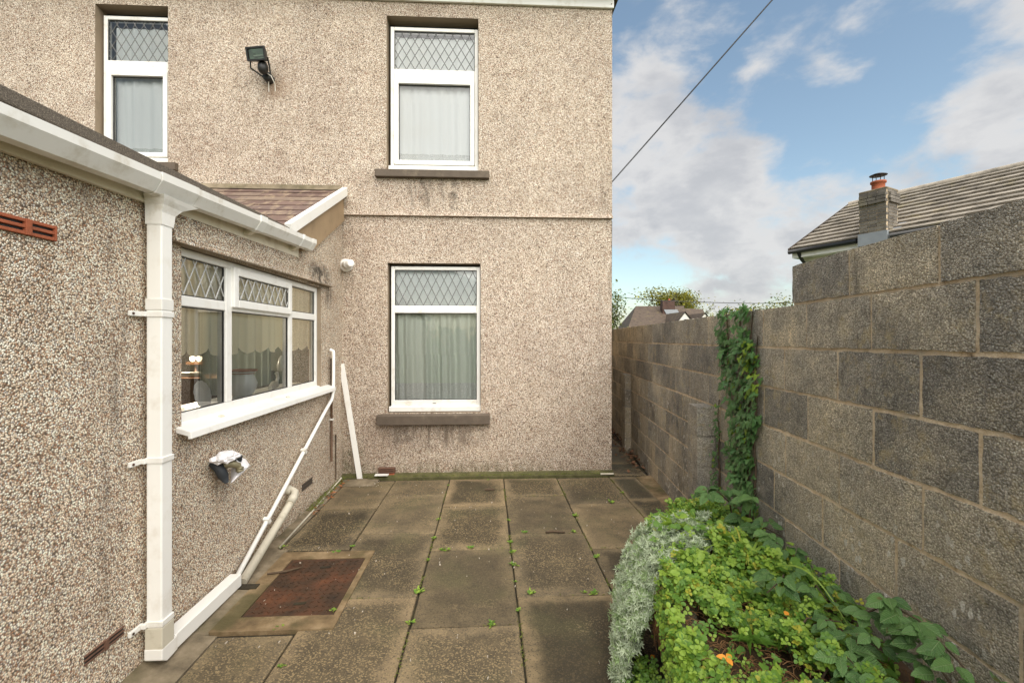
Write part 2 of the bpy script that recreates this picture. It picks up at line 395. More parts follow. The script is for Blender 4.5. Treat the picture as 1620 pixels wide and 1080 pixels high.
def cement_mat(name, a, b, moss):
    m, nt = newmat(name); p = pos(nt)
    c = ramp(nt, noise(nt, p, 7, 8, .65), [(.28, [x * .45 for x in a]), (.5, a), (.72, b)])
    c = mix(nt, math_(nt, 'MULTIPLY', sstep(nt, noise(nt, p, 3, 6), .47, .66), moss), c, (.070, .065, .025))
    finish(nt, c, .88, noise(nt, p, 70, 5, .65), .006, .3); return m
M['cement'] = cement_mat('cement_strip', (.20, .16, .105), (.30, .245, .17), .55)
M['cement_tan'] = cement_mat('tan_cement', (.20, .138, .072), (.34, .25, .145), .75)
M['plinth'] = cement_mat('mossy_plinth', (.10, .095, .04), (.17, .15, .065), .8)
M['joint_soil'] = cement_mat('joint_soil', (.030, .024, .015), (.06, .047, .03), .5)
M['soil'] = cement_mat('garden_soil', (.075, .045, .025), (.15, .085, .045), .1)
M['bed_stone'] = cement_mat('bed_wall_stone', (.16, .135, .10), (.27, .235, .18), .55)
M['ground'] = cement_mat('rough_grass', (.055, .085, .022), (.085, .12, .035), .1)
def rust():
    m, nt = newmat('rusty_iron'); p = pos(nt)
    c = ramp(nt, noise(nt, p, 5, 9, .7), [(.30, (.022, .014, .009)), (.46, (.050, .026, .013)), (.60, (.092, .036, .016)), (.75, (.16, .062, .025))])
    c = mix(nt, math_(nt, 'MULTIPLY', sstep(nt, noise(nt, p, 60, 3), .58, .74), .5), c, (.03, .02, .014))
    finish(nt, c, .62, noise(nt, p, 50, 4), .003, .4); return m
M['rust'] = rust()
def glass_mat(name, tint, refl):
    m, nt = newmat(name)
    t = node(nt, 'ShaderNodeBsdfTransparent', {}, {0: (*tint, 1)})
    g = node(nt, 'ShaderNodeBsdfGlossy', {}, {'Color': (1, 1, 1, 1), 'Roughness': .0})
    fr = node(nt, 'ShaderNodeFresnel', {}, {'IOR': 1.5}).outputs[0]
    mx = node(nt, 'ShaderNodeMixShader', {}, {0: math_(nt, 'MULTIPLY', fr, refl, clamp=True), 1: t.outputs[0], 2: g.outputs[0]})
    node(nt, 'ShaderNodeOutputMaterial', {}, {0: mx.outputs[0]})
    return m
M['glass'] = glass_mat('window_glass', (.97, .98, .965), 1.7)
M['lamp_glass'] = glass_mat('lamp_glass', (.75, .85, .78), 2.0)
def net_mat(name, col, opac, lace=None, tl=.16):
    m, nt = newmat(name); p = pos(nt)
    d = node(nt, 'ShaderNodeBsdfDiffuse', {}, {0: (*col, 1)})
    t = node(nt, 'ShaderNodeBsdfTranslucent', {}, {0: (*col, 1)})
    a = node(nt, 'ShaderNodeMixShader', {}, {0: tl, 1: d.outputs[0], 2: t.outputs[0]})
    tr = node(nt, 'ShaderNodeBsdfTransparent')
    op = opac
    if lace:
        vo = node(nt, 'ShaderNodeTexVoronoi', {'feature': 'DISTANCE_TO_EDGE'}, {'Vector': p, 'Scale': lace}).outputs['Distance']
        op = ramp(nt, vo, [(.05, g3(.97)), (.12, g3(opac * .8)), (.3, g3(.95))])
    mx = node(nt, 'ShaderNodeMixShader', {}, {0: op, 1: tr.outputs[0], 2: a.outputs[0]})
    node(nt, 'ShaderNodeOutputMaterial', {}, {0: mx.outputs[0]})
    return m
M['net'] = net_mat('white_net', (.95, .975, .98), .99)
M['net_thin'] = net_mat('thin_net', (.84, .90, .80), .86)
M['lace'] = net_mat('lace_border', (.82, .84, .81), .80, 26)
M['valance'] = net_mat('cream_valance', (.95, .88, .66), .99, tl=.45)
def leaf_mat(name, c0, c1, rough=.5, trans=.3):
    m, nt = newmat(name); p = pos(nt)
    rnd = node(nt, 'ShaderNodeObjectInfo').outputs['Random']
    f = math_(nt, 'ADD', math_(nt, 'MULTIPLY', noise(nt, p, 22, 4, .6), .9), math_(nt, 'MULTIPLY', rnd, .25), clamp=True)
    c = ramp(nt, f, [(.25, c0), (.85, c1)])
    b = node(nt, 'ShaderNodeBsdfPrincipled', {}, {'Base Color': c, 'Roughness': rough, 'Specular IOR Level': .4})
    t = node(nt, 'ShaderNodeBsdfTranslucent', {}, {0: c})
    mx = node(nt, 'ShaderNodeMixShader', {}, {0: trans, 1: b.outputs[0], 2: t.outputs[0]})
    node(nt, 'ShaderNodeOutputMaterial', {}, {0: mx.outputs[0]})
    return m
def veined_leaf(name, c0, c1, vein):
    m, nt = newmat(name); p = pos(nt)
    rnd = node(nt, 'ShaderNodeObjectInfo').outputs['Random']
    ob = node(nt, 'ShaderNodeSeparateXYZ', {}, {0: node(nt, 'ShaderNodeTexCoord').outputs['Object']})
    ay = math_(nt, 'ABSOLUTE', ob.outputs[1])
    w = math_(nt, 'SINE', math_(nt, 'MULTIPLY', math_(nt, 'SUBTRACT', ob.outputs[0], math_(nt, 'MULTIPLY', ay, .9)), 52.0))
    f = math_(nt, 'ADD', math_(nt, 'MULTIPLY', noise(nt, p, 30, 5, .65), .8), math_(nt, 'MULTIPLY', rnd, .4), clamp=True)
    c = ramp(nt, f, [(.25, c0), (.9, c1)])
    side = sstep(nt, w, .72, .98)
    mid = sstep(nt, ay, .022, .008)
    v = math_(nt, 'MAXIMUM', math_(nt, 'MULTIPLY', side, .45), math_(nt, 'MULTIPLY', mid, .8))
    c = mix(nt, v, c, vein)
    c = mix(nt, math_(nt, 'MULTIPLY', sstep(nt, noise(nt, p, 26, 3), .66, .74), .7), c, (.16, .10, .035))
    b = node(nt, 'ShaderNodeBsdfPrincipled', {}, {'Base Color': c, 'Roughness': .5, 'Specular IOR Level': .4})
    bp = node(nt, 'ShaderNodeBump', {}, {'Strength': .8, 'Distance': .004, 'Height': math_(nt, 'SUBTRACT', 0.0, math_(nt, 'MAXIMUM', w, math_(nt, 'MULTIPLY', mid, 1.4)))})
    nt.links.new(bp.outputs[0], b.inputs['Normal'])
    t = node(nt, 'ShaderNodeBsdfTranslucent', {}, {0: c})
    mx = node(nt, 'ShaderNodeMixShader', {}, {0: .2, 1: b.outputs[0], 2: t.outputs[0]})
    node(nt, 'ShaderNodeOutputMaterial', {}, {0: mx.outputs[0]})
    return m
M['leaf_light'] = leaf_mat('fresh_leaf', (.17, .31, .03), (.38, .52, .08), .5, .38)
M['leaf_mid'] = leaf_mat('mid_leaf', (.07, .17, .022), (.19, .34, .05), .5, .38)
M['leaf_yellow'] = leaf_mat('yellow_leaf', (.30, .31, .03), (.42, .40, .05))
M['leaf_silver'] = leaf_mat('silver_leaf', (.35, .43, .26), (.66, .71, .54), .7, .15)
M['leaf_sage'] = leaf_mat('sage_leaf', (.20, .30, .11), (.40, .50, .26), .7, .2)
M['bramble'] = veined_leaf('bramble_leaf', (.045, .12, .03), (.15, .28, .075), (.27, .38, .16))
M['ivy'] = leaf_mat('ivy_leaf', (.035, .10, .025), (.12, .24, .07), .4, .2)
M['ivy_new'] = leaf_mat('young_ivy_leaf', (.14, .24, .02), (.26, .36, .04), .45, .3)
M['far_green'] = leaf_mat('tree_leaf', (.05, .10, .022), (.11, .17, .04), .6, .3)
M['far_yellow'] = leaf_mat('autumn_leaf', (.24, .23, .02), (.38, .34, .05), .6, .3)
M['far_olive'] = leaf_mat('olive_leaf', (.14, .15, .04), (.24, .24, .08), .6, .3)
def tile_mat(name, a, b, lich):
    m, nt = newmat(name); p = pos(nt)
    rnd = node(nt, 'ShaderNodeObjectInfo').outputs['Random']
    c = mix(nt, rnd, a, b)
    c = mix(nt, math_(nt, 'MULTIPLY', sstep(nt, noise(nt, p, 3.5, 7, .65), .45, .70), .7), c, [x * .42 for x in a])
    c = mix(nt, math_(nt, 'MULTIPLY', sstep(nt, noise(nt, p, 2.2, 6), .56, .70), lich), c, (.42, .34, .10))
    finish(nt, c, .8, noise(nt, p, 40, 4), .004, .35); return m
M['tile_grey'] = tile_mat('grey_roof_tile', (.22, .19, .15), (.35, .305, .245), .22)
M['tile_brown'] = tile_mat('brown_roof_tile', (.085, .062, .045), (.11, .08, .058), .15)
M['brick_grey'] = tile_mat('grey_brick', (.115, .10, .083), (.20, .178, .148), .1)
M['brick_dark'] = tile_mat('dark_brick', (.075, .042, .032), (.11, .062, .045), 0)
M['lead_sheet'] = simple('lead_flashing', (.27, .29, .31), .5, .5, .25, 6)

# ------------------------------------------------------------------ ground
g = MB(); g.face([(-160, -160, -.10), (160, -160, -.10), (160, 160, -.10), (-160, 160, -.10)])
g.build('ground', M['ground'], kind='structure')

# ------------------------------------------------------------------ patio of slabs
patio = thing('patio', (0, 2.6, 0), kind='structure')
sb = MB(); sb.box(-1.66, 1.95, -1.5, 5.34, -.09, -.016); sb.build('bedding', M['joint_soil'], patio)
def slab(x0, x1, y0, y1, dz=0.0):
    if y1 - y0 < .05: return
    g_ = .0055
    w, d = (x1 - x0) - 2 * g_, (y1 - y0) - 2 * g_
    bm = bmesh.new(); bmesh.ops.create_cube(bm, size=1)
    for v in bm.verts: v.co = Vector((v.co.x * w, v.co.y * d, v.co.z * .045))
    bmesh.ops.bevel(bm, geom=[e for e in bm.edges if all(v.co.z > 0 for v in e.verts)] , offset=.005, segments=1, affect='EDGES')
    for v in bm.verts: v.co += Vector((random.uniform(-.003, .003), random.uniform(-.003, .003), 0))
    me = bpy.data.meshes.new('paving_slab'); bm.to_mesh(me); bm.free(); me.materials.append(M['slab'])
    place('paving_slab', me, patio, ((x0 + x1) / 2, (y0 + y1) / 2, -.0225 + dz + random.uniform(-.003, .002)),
          (random.uniform(-.004, .004), random.uniform(-.005, .005), random.uniform(-.004, .004)))
COLS = [(-1.036, -.431, [5.27, 4.74, 3.82, 2.88, 1.97, 1.05, .13, -.79]), (-.431, .174, [5.27, 4.41, 3.51, 2.57, 1.65, .73, -.19, -1.1]),
        (.174, .779, [5.27, 4.68, 3.76, 2.85, 1.93, 1.01, .09, -.83]), (.779, 1.385, [5.27, 4.42, 3.48, 2.56, 1.64, .72, -.2]),
        (1.385, 1.70, [5.27, 4.52, 3.62, 2.7])]
for x0, x1, ys in COLS:
    for a, b in zip(ys, ys[1:]): slab(x0, x1, b, a)
for a, b in ((5.25, 4.40), (4.40, 3.56)): slab(-1.565, -1.036, b, a)
for a, b in ((2.545, 1.66), (1.66, .74), (.74, -.18), (-.18, -1.1)): slab(-1.44, -1.036, b, a)
st = MB(); st.prism([(-1.66, -1.5, -.08), (-1.66, -1.5, .03), (-1.60, -1.5, .012), (-1.445, -1.5, -.004), (-1.445, -1.5, -.08)], (0, 4.06, 0))
st.prism([(-1.66, 3.56, -.08), (-1.66, 3.56, .02), (-1.575, 3.56, -.006), (-1.575, 3.56, -.08)], (0, 1.74, 0))
st.prism([(-1.66, 2.561, -.08), (-1.66, 2.561, .024), (-1.60, 2.561, .010), (-1.495, 2.561, .004), (-1.495, 2.561, -.08)], (0, .998, 0))
st.build('cement_fillet', M['cement'], patio)
sw = MB(); sw.hexa([(1.705, 2.4, -.06), (1.60, 2.4, -.06), (1.88, 5.28, -.06), (1.705, 5.28, -.06), (1.705, 2.4, -.005), (1.60, 2.4, .02), (1.88, 5.28, .012), (1.705, 5.28, -.005)])
sw.build('cement_fillet', M['cement_tan'], patio)
alley = thing('alley_path', (1.7, 6.5, 0), kind='structure')
ab = MB(); ab.box(1.46, 2.35, 5.345, 12, -.09, -.025); ab.build('bedding', M['joint_soil'], alley)
for a, b in ((5.35, 5.85), (5.86, 6.7), (6.71, 7.6), (7.61, 8.6), (8.61, 9.6)):
    slab(1.465, 1.86 + (a - 5.35) * .1, a, b, -.004)

# manhole cover with its cement surround
mh = thing('manhole_cover', (-1.14, 3.05, 0), 'rusty square iron manhole cover with raised studs set in tan cement', 'manhole cover')
cf = MB()
XO0, XO1, YO0, YO1 = -1.50, -.842, 2.575, 3.515
XI0, XI1, YI0, YI1 = -1.40, -.88, 2.705, 3.40
for a in ((XO0, XO1, YO0, YI0), (XO0, XO1, YI1, YO1), (XO0, XI0, YI0, YI1), (XI1, XO1, YI0, YI1)): cf.box(*a[:4], -.06, .008)
cf.build('cement_surround', M['cement_tan'], mh)
MB().box(XI0 + .004, XI1 - .004, YI0 + .004, YI1 - .004, -.05, .006).build('plate', M['rust'], mh, bevel=.003)
sm = MB()
for i in range(11):
    for j in range(14):
        x = XI0 + .05 + i * .042; y = YI0 + .045 + j * .0465
        if abs(x + 1.14) < .07 and (abs(y - 3.05) < .05 or abs(y - 2.83) < .03 or abs(y - 3.27) < .03): continue
        a = PI / 4 if (i + j) % 2 else -PI / 4
        sm.obox((x, y, .0072), (math.cos(a) * .011, math.sin(a) * .011, 0), (-math.sin(a) * .003, math.cos(a) * .003, 0), (0, 0, .0022))
sm.build('stud', M['rust'], mh, kind='stuff', label='raised tread studs of the cover')
for y in (2.83, 3.27):
    MB().obox((-1.12, y, .006), (.034, .004, 0), (0, .012, 0), (0, 0, .0035)).build('lifting_slot', M['joint_soil'], mh)
MB().lathe((-1.13, 3.06, .006), [(.0, .006), (.022, .006), (.03, .003), (.036, .006), (.042, .001)], 18).build('badge', M['rust'], mh)
MB().tube([(-1.47, 3.18, .017), (-1.36, 3.21, .016), (-1.27, 3.262, .018)], [.006, .0075, .005], 7).build('stick', M['twig'], label='short dead stick lying across the corner of the manhole cover', cat='stick')

# ------------------------------------------------------------------ house
house = thing('house', (-1.4, 9.0, 0), 'two storey house wall in beige pebbledash with white leaded windows', 'house')
YF = 5.40
def grid_wall(mb, us, zs, holes, P, mi=0):               # P(u, z) -> point; holes: (u0, u1, z0, z1)
    us = sorted(set(us + [h[0] for h in holes] + [h[1] for h in holes])); zs = sorted(set(zs + [h[2] for h in holes] + [h[3] for h in holes]))
    for a, b in zip(us, us[1:]):
        for c, d in zip(zs, zs[1:]):
            um, zm = (a + b) / 2, (c + d) / 2
            if any(h[0] < um < h[1] and h[2] < zm < h[3] for h in holes): continue
            mb.face([P(a, c), P(b, c), P(b, d), P(a, d)], mi)
UW = (-1.159, -.110, 3.52, 5.285)      # opening, upper right window
LW = (-1.152, -.086, .735, 2.458)      # lower window
NW = (-4.354, -3.574, 3.55, 5.30)      # narrow window at the left
hw = MB()
grid_wall(hw, [-7.0, 1.456], [3.05, 5.62], [UW, NW], lambda u, z: (u, YF - .012, z))
grid_wall(hw, [-7.0, 1.456], [0.0, 2.992], [LW], lambda u, z: (u, YF + .006, z))
hw.face([(-7, YF - .03, 2.996), (1.462, YF - .03, 2.996), (1.456, YF - .012, 3.05), (-7, YF - .012, 3.05)])
hw.face([(-7, YF + .02, 2.992), (1.456, YF + .02, 2.992), (1.462, YF - .03, 2.996), (-7, YF - .03, 2.996)], 1)
for a in ((1.456, 1.4561),):
    hw.face([(1.456, YF + .006, 0), (1.456, 13, 0), (1.456, 13, 2.992), (1.456, YF + .006, 2.992)])
    hw.face([(1.456, YF - .012, 2.992), (1.456, 13, 2.992), (1.456, 13, 5.62), (1.456, YF - .012, 5.62)])
hw.face([(1.456, 13, 0), (-7, 13, 0), (-7, 13, 5.62), (1.456, 13, 5.62)])
hw.face([(-7, 13, 0), (-7, YF, 0), (-7, YF, 5.62), (-7, 13, 5.62)])
for (x0, x1, z0, z1), yf in ((UW, YF - .012), (NW, YF - .012), (LW, YF + .006)):
    yb = yf + .17
    hw.face([(x0, yf, z0), (x0, yb, z0), (x0, yb, z1), (x0, yf, z1)], 1)
    hw.face([(x1, yb, z0), (x1, yf, z0), (x1, yf, z1), (x1, yb, z1)], 1)
    hw.face([(x0, yb, z1), (x1, yb, z1), (x1, yf, z1), (x0, yf, z1)], 1)
    hw.face([(x0, yf, z0), (x1, yf, z0), (x1, yb, z0), (x0, yb, z0)], 1)
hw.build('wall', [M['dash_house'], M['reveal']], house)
pl = MB(); pl.prism([(-1.66, YF + .004, -.05), (-1.66, YF - .085, -.05), (-1.66, YF - .085, .012), (-1.66, YF - .03, .034), (-1.66, YF + .004, .045)], (3.125, 0, 0))
pl.build('plinth', M['plinth'], house)
fb = MB(); fb.box(-7.0, 1.47, YF - .045, YF - .014, 5.445, 5.62)
fb.build('fascia_board', M['upvc'], house, bevel=.006)
MB().tube([(1.44, YF - .049, 5.485), (1.44, YF - .053, 5.485)], .006, 8).build('fixing_screw', M['rust'], house)
rf = MB(); rf.prism([(-7.2, YF - .25, 5.62), (-7.2, 13.2, 5.62), (-7.2, 9.2, 8.2)], (8.75, 0, 0)); rf.build('roof', M['tile_brown'], house)

def lattice(mb, x0, x1, z0, z1, y, w, h, r, P=None):
    P = P or (lambda u, z: (u, y, z))
    k = h / w
    n = int((x1 - x0) / w + (z1 - z0) / h) + 3
    for s in (1, -1):
        for i in range(-n, n + 1):
            # line z = z0 + s*k*(u - u0)
            u0 = x0 + .35 * w + i * w
            t = []
            for z in (z0, z1):
                t.append((u0 + s * (z - z0) / k, z))
            (ua, za), (ub, zb) = t
            if ua > ub: ua, za, ub, zb = ub, zb, ua, za
            if ub <= x0 or ua >= x1: continue
            if ua < x0: za += (zb - za) * (x0 - ua) / (ub - ua); ua = x0
            if ub > x1: zb = za + (zb - za) * (x1 - ua) / (ub - ua); ub = x1
            a, b = Vector(P(ua, za)), Vector(P(ub, zb))
            if (a - b).length < .01: continue
            mb.tube([a, b], r, 4, caps=False)
def curtain(name, label, x0, x1, z0, z1, y, mat, lace_h, seed, amp=.018, cat='curtain', lacemat=None, group=None):
    rnd = random.Random(seed); mb = MB()
    n = 150; ph = [rnd.uniform(0, 6.28) for _ in range(4)]
    def yy(u, z):
        s = (u - x0)
        q = (z - z0) / (z1 - z0)
        w = s + .012 * math.sin(3 * q + ph[3])
        return y + amp * (math.sin(w * 62 + ph[0] + .9 * math.sin(w * 13 + ph[1])) * .65 + math.sin(w * 27 + ph[2]) * .5)
    rows = [z0, z0 + lace_h, z0 + lace_h + .001, (z0 + z1) / 2, z1]
    for i in range(n):
        ua, ub = x0 + (x1 - x0) * i / n, x0 + (x1 - x0) * (i + 1) / n
        for k, (a, b) in enumerate(zip(rows, rows[1:])):
            da = db = 0
            if k == 0: da = -.012 * abs(math.sin(ua * 40)); db = -.012 * abs(math.sin(ub * 40))
            mb.face([(ua, yy(ua, a), a + da), (ub, yy(ub, a), a + db), (ub, yy(ub, b), b), (ua, yy(ua, b), b)], 1 if k == 0 else 0, True)
    return mb.build(name, [mat, lacemat or M['lace']], label=label, cat=cat, group=group)

def facade_window(hole, tr0, tr1, sash, base, ylab, lead_r, dw, dh):
    x0, x1, z0, z1 = hole
    y = YF + .065
    fx0, fx1, fz0, fz1 = x0 + .028, x1 - .004, z0 + .012, z1 - .075 if sash else z1 - .03
    f = MB()
    t = .042
    f.box(fx0, fx0 + t, y, y + .07, fz0, fz1); f.box(fx1 - t, fx1, y, y + .07, fz0, fz1)
    f.box(fx0 + t, fx1 - t, y, y + .07, fz1 - t, fz1)
    f.box(fx0 + t, fx1 - t, y - .003, y + .067, tr0, tr1)
    f.box(fx0 + t, fx1 - t, y, y + .07, fz0, fz0 + base)
    f.box(fx0 - .02, fx1 + .005, y - .035, y + .05, fz0 - .005, fz0 + .055)          # cill nose
    w = f.build('window', M['upvc'], house, bevel=.006)
    gx0, gx1, gz0, gz1 = fx0 + t, fx1 - t, fz0 + base, tr0
    if sash:
        s = MB(); q = .052
        s.box(gx0 + .002, gx0 + q, y - .018, y + .05, gz0 + .002, gz1 - .002); s.box(gx1 - q, gx1 - .002, y - .018, y + .05, gz0 + .002, gz1 - .002)
        s.box(gx0 + q, gx1 - q, y - .0175, y + .05, gz1 - q, gz1 - .002); s.box(gx0 + q, gx1 - q, y - .0175, y + .05, gz0 + .002, gz0 + q)
        s.build('sash', M['upvc_clean'], w, bevel=.005)
        gx0 += q; gx1 -= q; gz0 += q; gz1 -= q
    for (a, b, c, d) in ((gx0, gx1, gz0, gz1), (fx0 + t, fx1 - t, tr1, fz1 - t)):
        gk = MB(); e = .006
        gk.box(a, a + e, y + .012, y + .03, c, d); gk.box(b - e, b, y + .012, y + .03, c, d); gk.box(a + e, b - e, y + .012, y + .03, d - e, d); gk.box(a + e, b - e, y + .012, y + .03, c, c + e)
        gk.build('gasket', M['gasket'], w)
        p = MB(); p.face([(a, y + .022, c), (b, y + .022, c), (b, y + .022, d), (a, y + .022, d)]); p.build('pane', M['glass'], w)
    L = MB(); lattice(L, fx0 + t + .006, fx1 - t - .006, tr1 + .006, fz1 - t - .006, y + .019, dw, dh, lead_r)
    L.build('lead_lattice', M['lead'], w)
    return w, (fx0, fx1, fz0, fz1)
wU, _ = facade_window(UW, 4.600, 4.722, True, .075, 'upper', .0042, .098, .165)
wL, _ = facade_window(LW, 1.885, 1.972, False, .125, 'lower', .0040, .096, .195)
wN, _ = facade_window(NW, 4.600, 4.722, True, .075, 'narrow', .0042, .098, .165)
MB().box(-.64, -.60, YF + .022, YF + .028, .835, .842).build('drain_slot', M['gasket'], wL)
def sill(parent, x0, x1, z0, z1):
    s = MB(); s.prism([(x0, YF + .16, z1 + .012), (x0, YF + .0, z1), (x0, YF - .075, z1 - .010), (x0, YF - .075, z0), (x0, YF + .16, z0)], (x1 - x0, 0, 0))
    s.build('sill', M['stone_sill'], parent, bevel=.006)
sill(wU, -1.281, .015, 3.425, 3.518); sill(wN, -4.48, -3.462, 3.455, 3.548); sill(wL, -1.262, .022, .605, .722)
# rooms behind the panes (inside the wall thickness onward)
for (x0, x1, z0, z1) in (UW, LW, NW):
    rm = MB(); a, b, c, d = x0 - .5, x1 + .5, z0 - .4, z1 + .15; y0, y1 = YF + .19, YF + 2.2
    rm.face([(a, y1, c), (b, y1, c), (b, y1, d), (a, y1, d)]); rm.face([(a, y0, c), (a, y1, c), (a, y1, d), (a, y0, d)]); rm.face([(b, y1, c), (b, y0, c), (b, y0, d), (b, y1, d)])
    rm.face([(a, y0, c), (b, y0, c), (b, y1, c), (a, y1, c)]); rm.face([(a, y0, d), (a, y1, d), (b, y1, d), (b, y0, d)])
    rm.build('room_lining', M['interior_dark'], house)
curtain('net_curtain', 'white net curtain with lace hem behind the upper window right of the floodlight', -1.12, -.13, 3.60, 5.14, YF + .155, M['net'], .17, 3, .010, group='net curtains in the house windows')
curtain('net_curtain', 'white net curtain behind the narrow upper window above the flat roof', -4.25, -3.55, 3.60, 5.14, YF + .155, M['net'], .17, 5, .010, group='net curtains in the house windows')
curtain('net_curtain', 'thin grey-green net curtain with deep lace border behind the ground floor window', -1.10, -.11, .86, 1.94, YF + .175, M['net_thin'], .20, 8, .030, group='net curtains in the house windows')
bl = MB(); bl.box(-1.115, -.10, YF + .15, YF + .153, 1.93, 2.44)
bl.build('roller_blind', M['net'], label='pale blind behind the leaded top pane of the ground floor window', cat='blind')

# louvred vent low on the house wall
def vent_slats(parent, mb_fn, n, name, mat):
    for i in range(n): mb_fn(i).build(name, mat, parent)
lv = MB(); lv.box(-1.255, -1.06, YF - .012, YF + .004, .022, .115); v0 = lv.build('air_vent', M['brown_vent'], house)
for i in range(4):
    z = .033 + i * .0225
    MB().obox((-1.158, YF - .022, z + .006), (.088, 0, 0), (0, .010, .006), (0, -.0015, .0026)).build('slat', M['terracotta'] if i == 0 else M['brown_vent'], v0)
MB().obox((-1.20, YF - .075, .048), (.075, 0, 0), (0, .028, .001), (0, 0, .004)).build('white_offcut', M['upvc_clean'], label='small white offcut lying on the mossy ledge under the louvred vent', cat='offcut')

# floodlight
fl = thing('floodlight', (-2.470, YF - .01, 4.530), 'black floodlight with motion sensor on bracket high on the house wall', 'floodlight')
bc = Vector((-2.50, YF - .20, 4.675)); tilt = R(14); yaw = R(-10)
fx = Vector((math.cos(yaw), math.sin(yaw), 0)); fn = Vector((math.sin(yaw) * math.cos(tilt), -math.cos(yaw) * math.cos(tilt), -math.sin(tilt))); fu = fx.cross(-fn) * -1
if fu.z < 0: fu = -fu
hd = MB()
A = [bc + fn * .035 + fx * a * .108 + fu * b * .066 for a, b in ((-1, -1), (1, -1), (1, 1), (-1, 1))]
Bk = [bc - fn * .075 + fx * a * .06 + fu * b * .045 for a, b in ((-1, -1), (1, -1), (1, 1), (-1, 1))]
hd.face(list(reversed(Bk)))
for i in range(4): hd.face([A[i], Bk[i], Bk[(i + 1) % 4], A[(i + 1) % 4]])
hd.obox(bc + fn * .04 + fx * .100, fx * .009, fu * .068, fn * .012); hd.obox(bc + fn * .04 - fx * .100, fx * .009, fu * .068, fn * .012)
hd.obox(bc + fn * .04 + fu * .060, fx * .0915, fu * .008, fn * .012); hd.obox(bc + fn * .04 - fu * .060, fx * .0915, fu * .008, fn * .012)
hd.build('lamp_head', M['black'], fl)
rr = MB()
RA = [bc + fn * .03 + fx * a * .088 + fu * b * .052 for a, b in ((-1, -1), (1, -1), (1, 1), (-1, 1))]; RB = [bc - fn * .04 + fx * a * .05 + fu * b * .02 for a, b in ((-1, -1), (1, -1), (1, 1), (-1, 1))]
rr.face(RB)
for i in range(4): rr.face([RA[i], RA[(i + 1) % 4], RB[(i + 1) % 4], RB[i]])
rr.build('reflector', simple('reflector_tin', (.62, .68, .62), .25, .6, .15, 30, metal=.7), fl)
gp = MB(); gp.face([q + fn * .006 for q in RA]); gp.build('glass', M['lamp_glass'], fl)
MB().tube([bc + fx * -.07 - fn * .02, bc + fx * .07 - fn * .02], .008, 6).build('lamp_tube', M['ceramic'], fl)
for s in (-1, 1):
    MB().tube([bc + fx * s * .102 - fu * .03, bc + fx * s * .112 - fu * .12, (-2.470 + s * .035, YF - .05, 4.510)], .009, 6).build('bracket_arm', M['black'], fl)
MB().lathe((-2.470, YF - .16, 4.620), [(0, .0), (.035, 0), (.052, -.03), (.055, -.07), (.045, -.10), (.03, -.12), (0, -.125)], 14).build('motion_sensor', M['black'], fl)
MB().lathe((-2.460, YF - .012, 4.510), [(0, .085), (.045, .085), (.052, .07), (.052, 0)], 14, (0, -1, 0)).build('mounting_box', M['black'], fl)
MB().tube([(-2.450, YF - .10, 4.530), (-2.400, YF - .12, 4.495), (-2.380, YF - .07, 4.430), (-2.400, YF - .02, 4.380)], .0055, 6).build('wire', M['white_cable'], fl)
MB().tube([(-2.445, YF - .08, 4.510), (-2.455, YF - .06, 4.440), (-2.470, YF - .02, 4.370)], .0045, 6).build('wire', M['white_cable'], fl)

# waste outlet stub on the facade
vp = thing('outlet_pipe', (-1.73, YF - .02, 2.42), 'short white pipe stub with round collar on house wall beside slate lean-to', 'pipe outlet')
MB().lathe((-1.62, YF - .01, 2.42), [(.075, 0), (.075, .02), (.06, .045), (.045, .05)], 20, (.35, -1, 0)).build('collar', M['upvc'], vp)
MB().lathe((-1.61, YF - .05, 2.42), [(.045, -.03), (.045, .06), (.052, .06), (.052, .085), (.043, .085), (.043, .10), (.04, .16), (.030, .163), (.0, .160)], 20, (.75, -1, 0)).build('spigot', M['upvc'], vp)

# bracket and cable at the house corner
co = MB(); co.box(1.457, 1.485, YF + .10, YF + .16, 4.02, 4.10); co.build('cable_bracket', M['black'], house)
MB().tube([(1.466, YF + .05, 1.9), (1.464, YF + .05, 2.4), (1.467, YF + .05, 2.98)], .006, 6).build('wall_cable', M['cable'], house)

# ------------------------------------------------------------------ extension
ext = thing('extension', (-3.2, 2.4, 0), 'single storey flat roofed extension in coarse brown pebbledash with wide kitchen window', 'extension')
XE = -1.66
KW = (2.608, 4.715, 1.10, 2.092)
ew = MB()
zt = 2.30
grid_wall(ew, [-1.6, 5.40], [-.05, zt], [KW], lambda u, z: (XE, u, z))
ew.face([(XE, 4.02, zt), (XE, 5.395, zt), (XE, 5.395, 3.06), (XE, 4.15, 2.42), (XE, 4.02, 2.42)])
y0, y1, z0, z1 = KW; xb = XE - .12
ew.face([(XE, y0, z0), (xb, y0, z0), (xb, y0, z1), (XE, y0, z1)], 1); ew.face([(xb, y1, z0), (XE, y1, z0), (XE, y1, z1), (xb, y1, z1)], 1)
ew.face([(xb, y0, z1), (xb, y1, z1), (XE, y1, z1), (XE, y0, z1)], 1); ew.face([(xb, y0, z0), (XE, y0, z0), (XE, y1, z0), (xb, y1, z0)], 1)
ew.face([(XE, -1.6, -.05), (XE, -1.6, 2.4), (-6.5, -1.6, 2.4), (-6.5, -1.6, -.05)])
ew.build('wall', [M['dash_ext'], M['reveal']], ext)
hd = MB(); hd.prism([(XE + .003, 2.50, 2.298), (XE + .022, 2.50, 2.298), (XE + .030, 2.50, 2.14), (XE + .046, 2.50, 2.096), (XE + .046, 2.50, 2.090), (XE - .03, 2.50, 2.093)], (0, 2.46, .035))
hd.build('window_hood', [M['dash_ext']], ext)
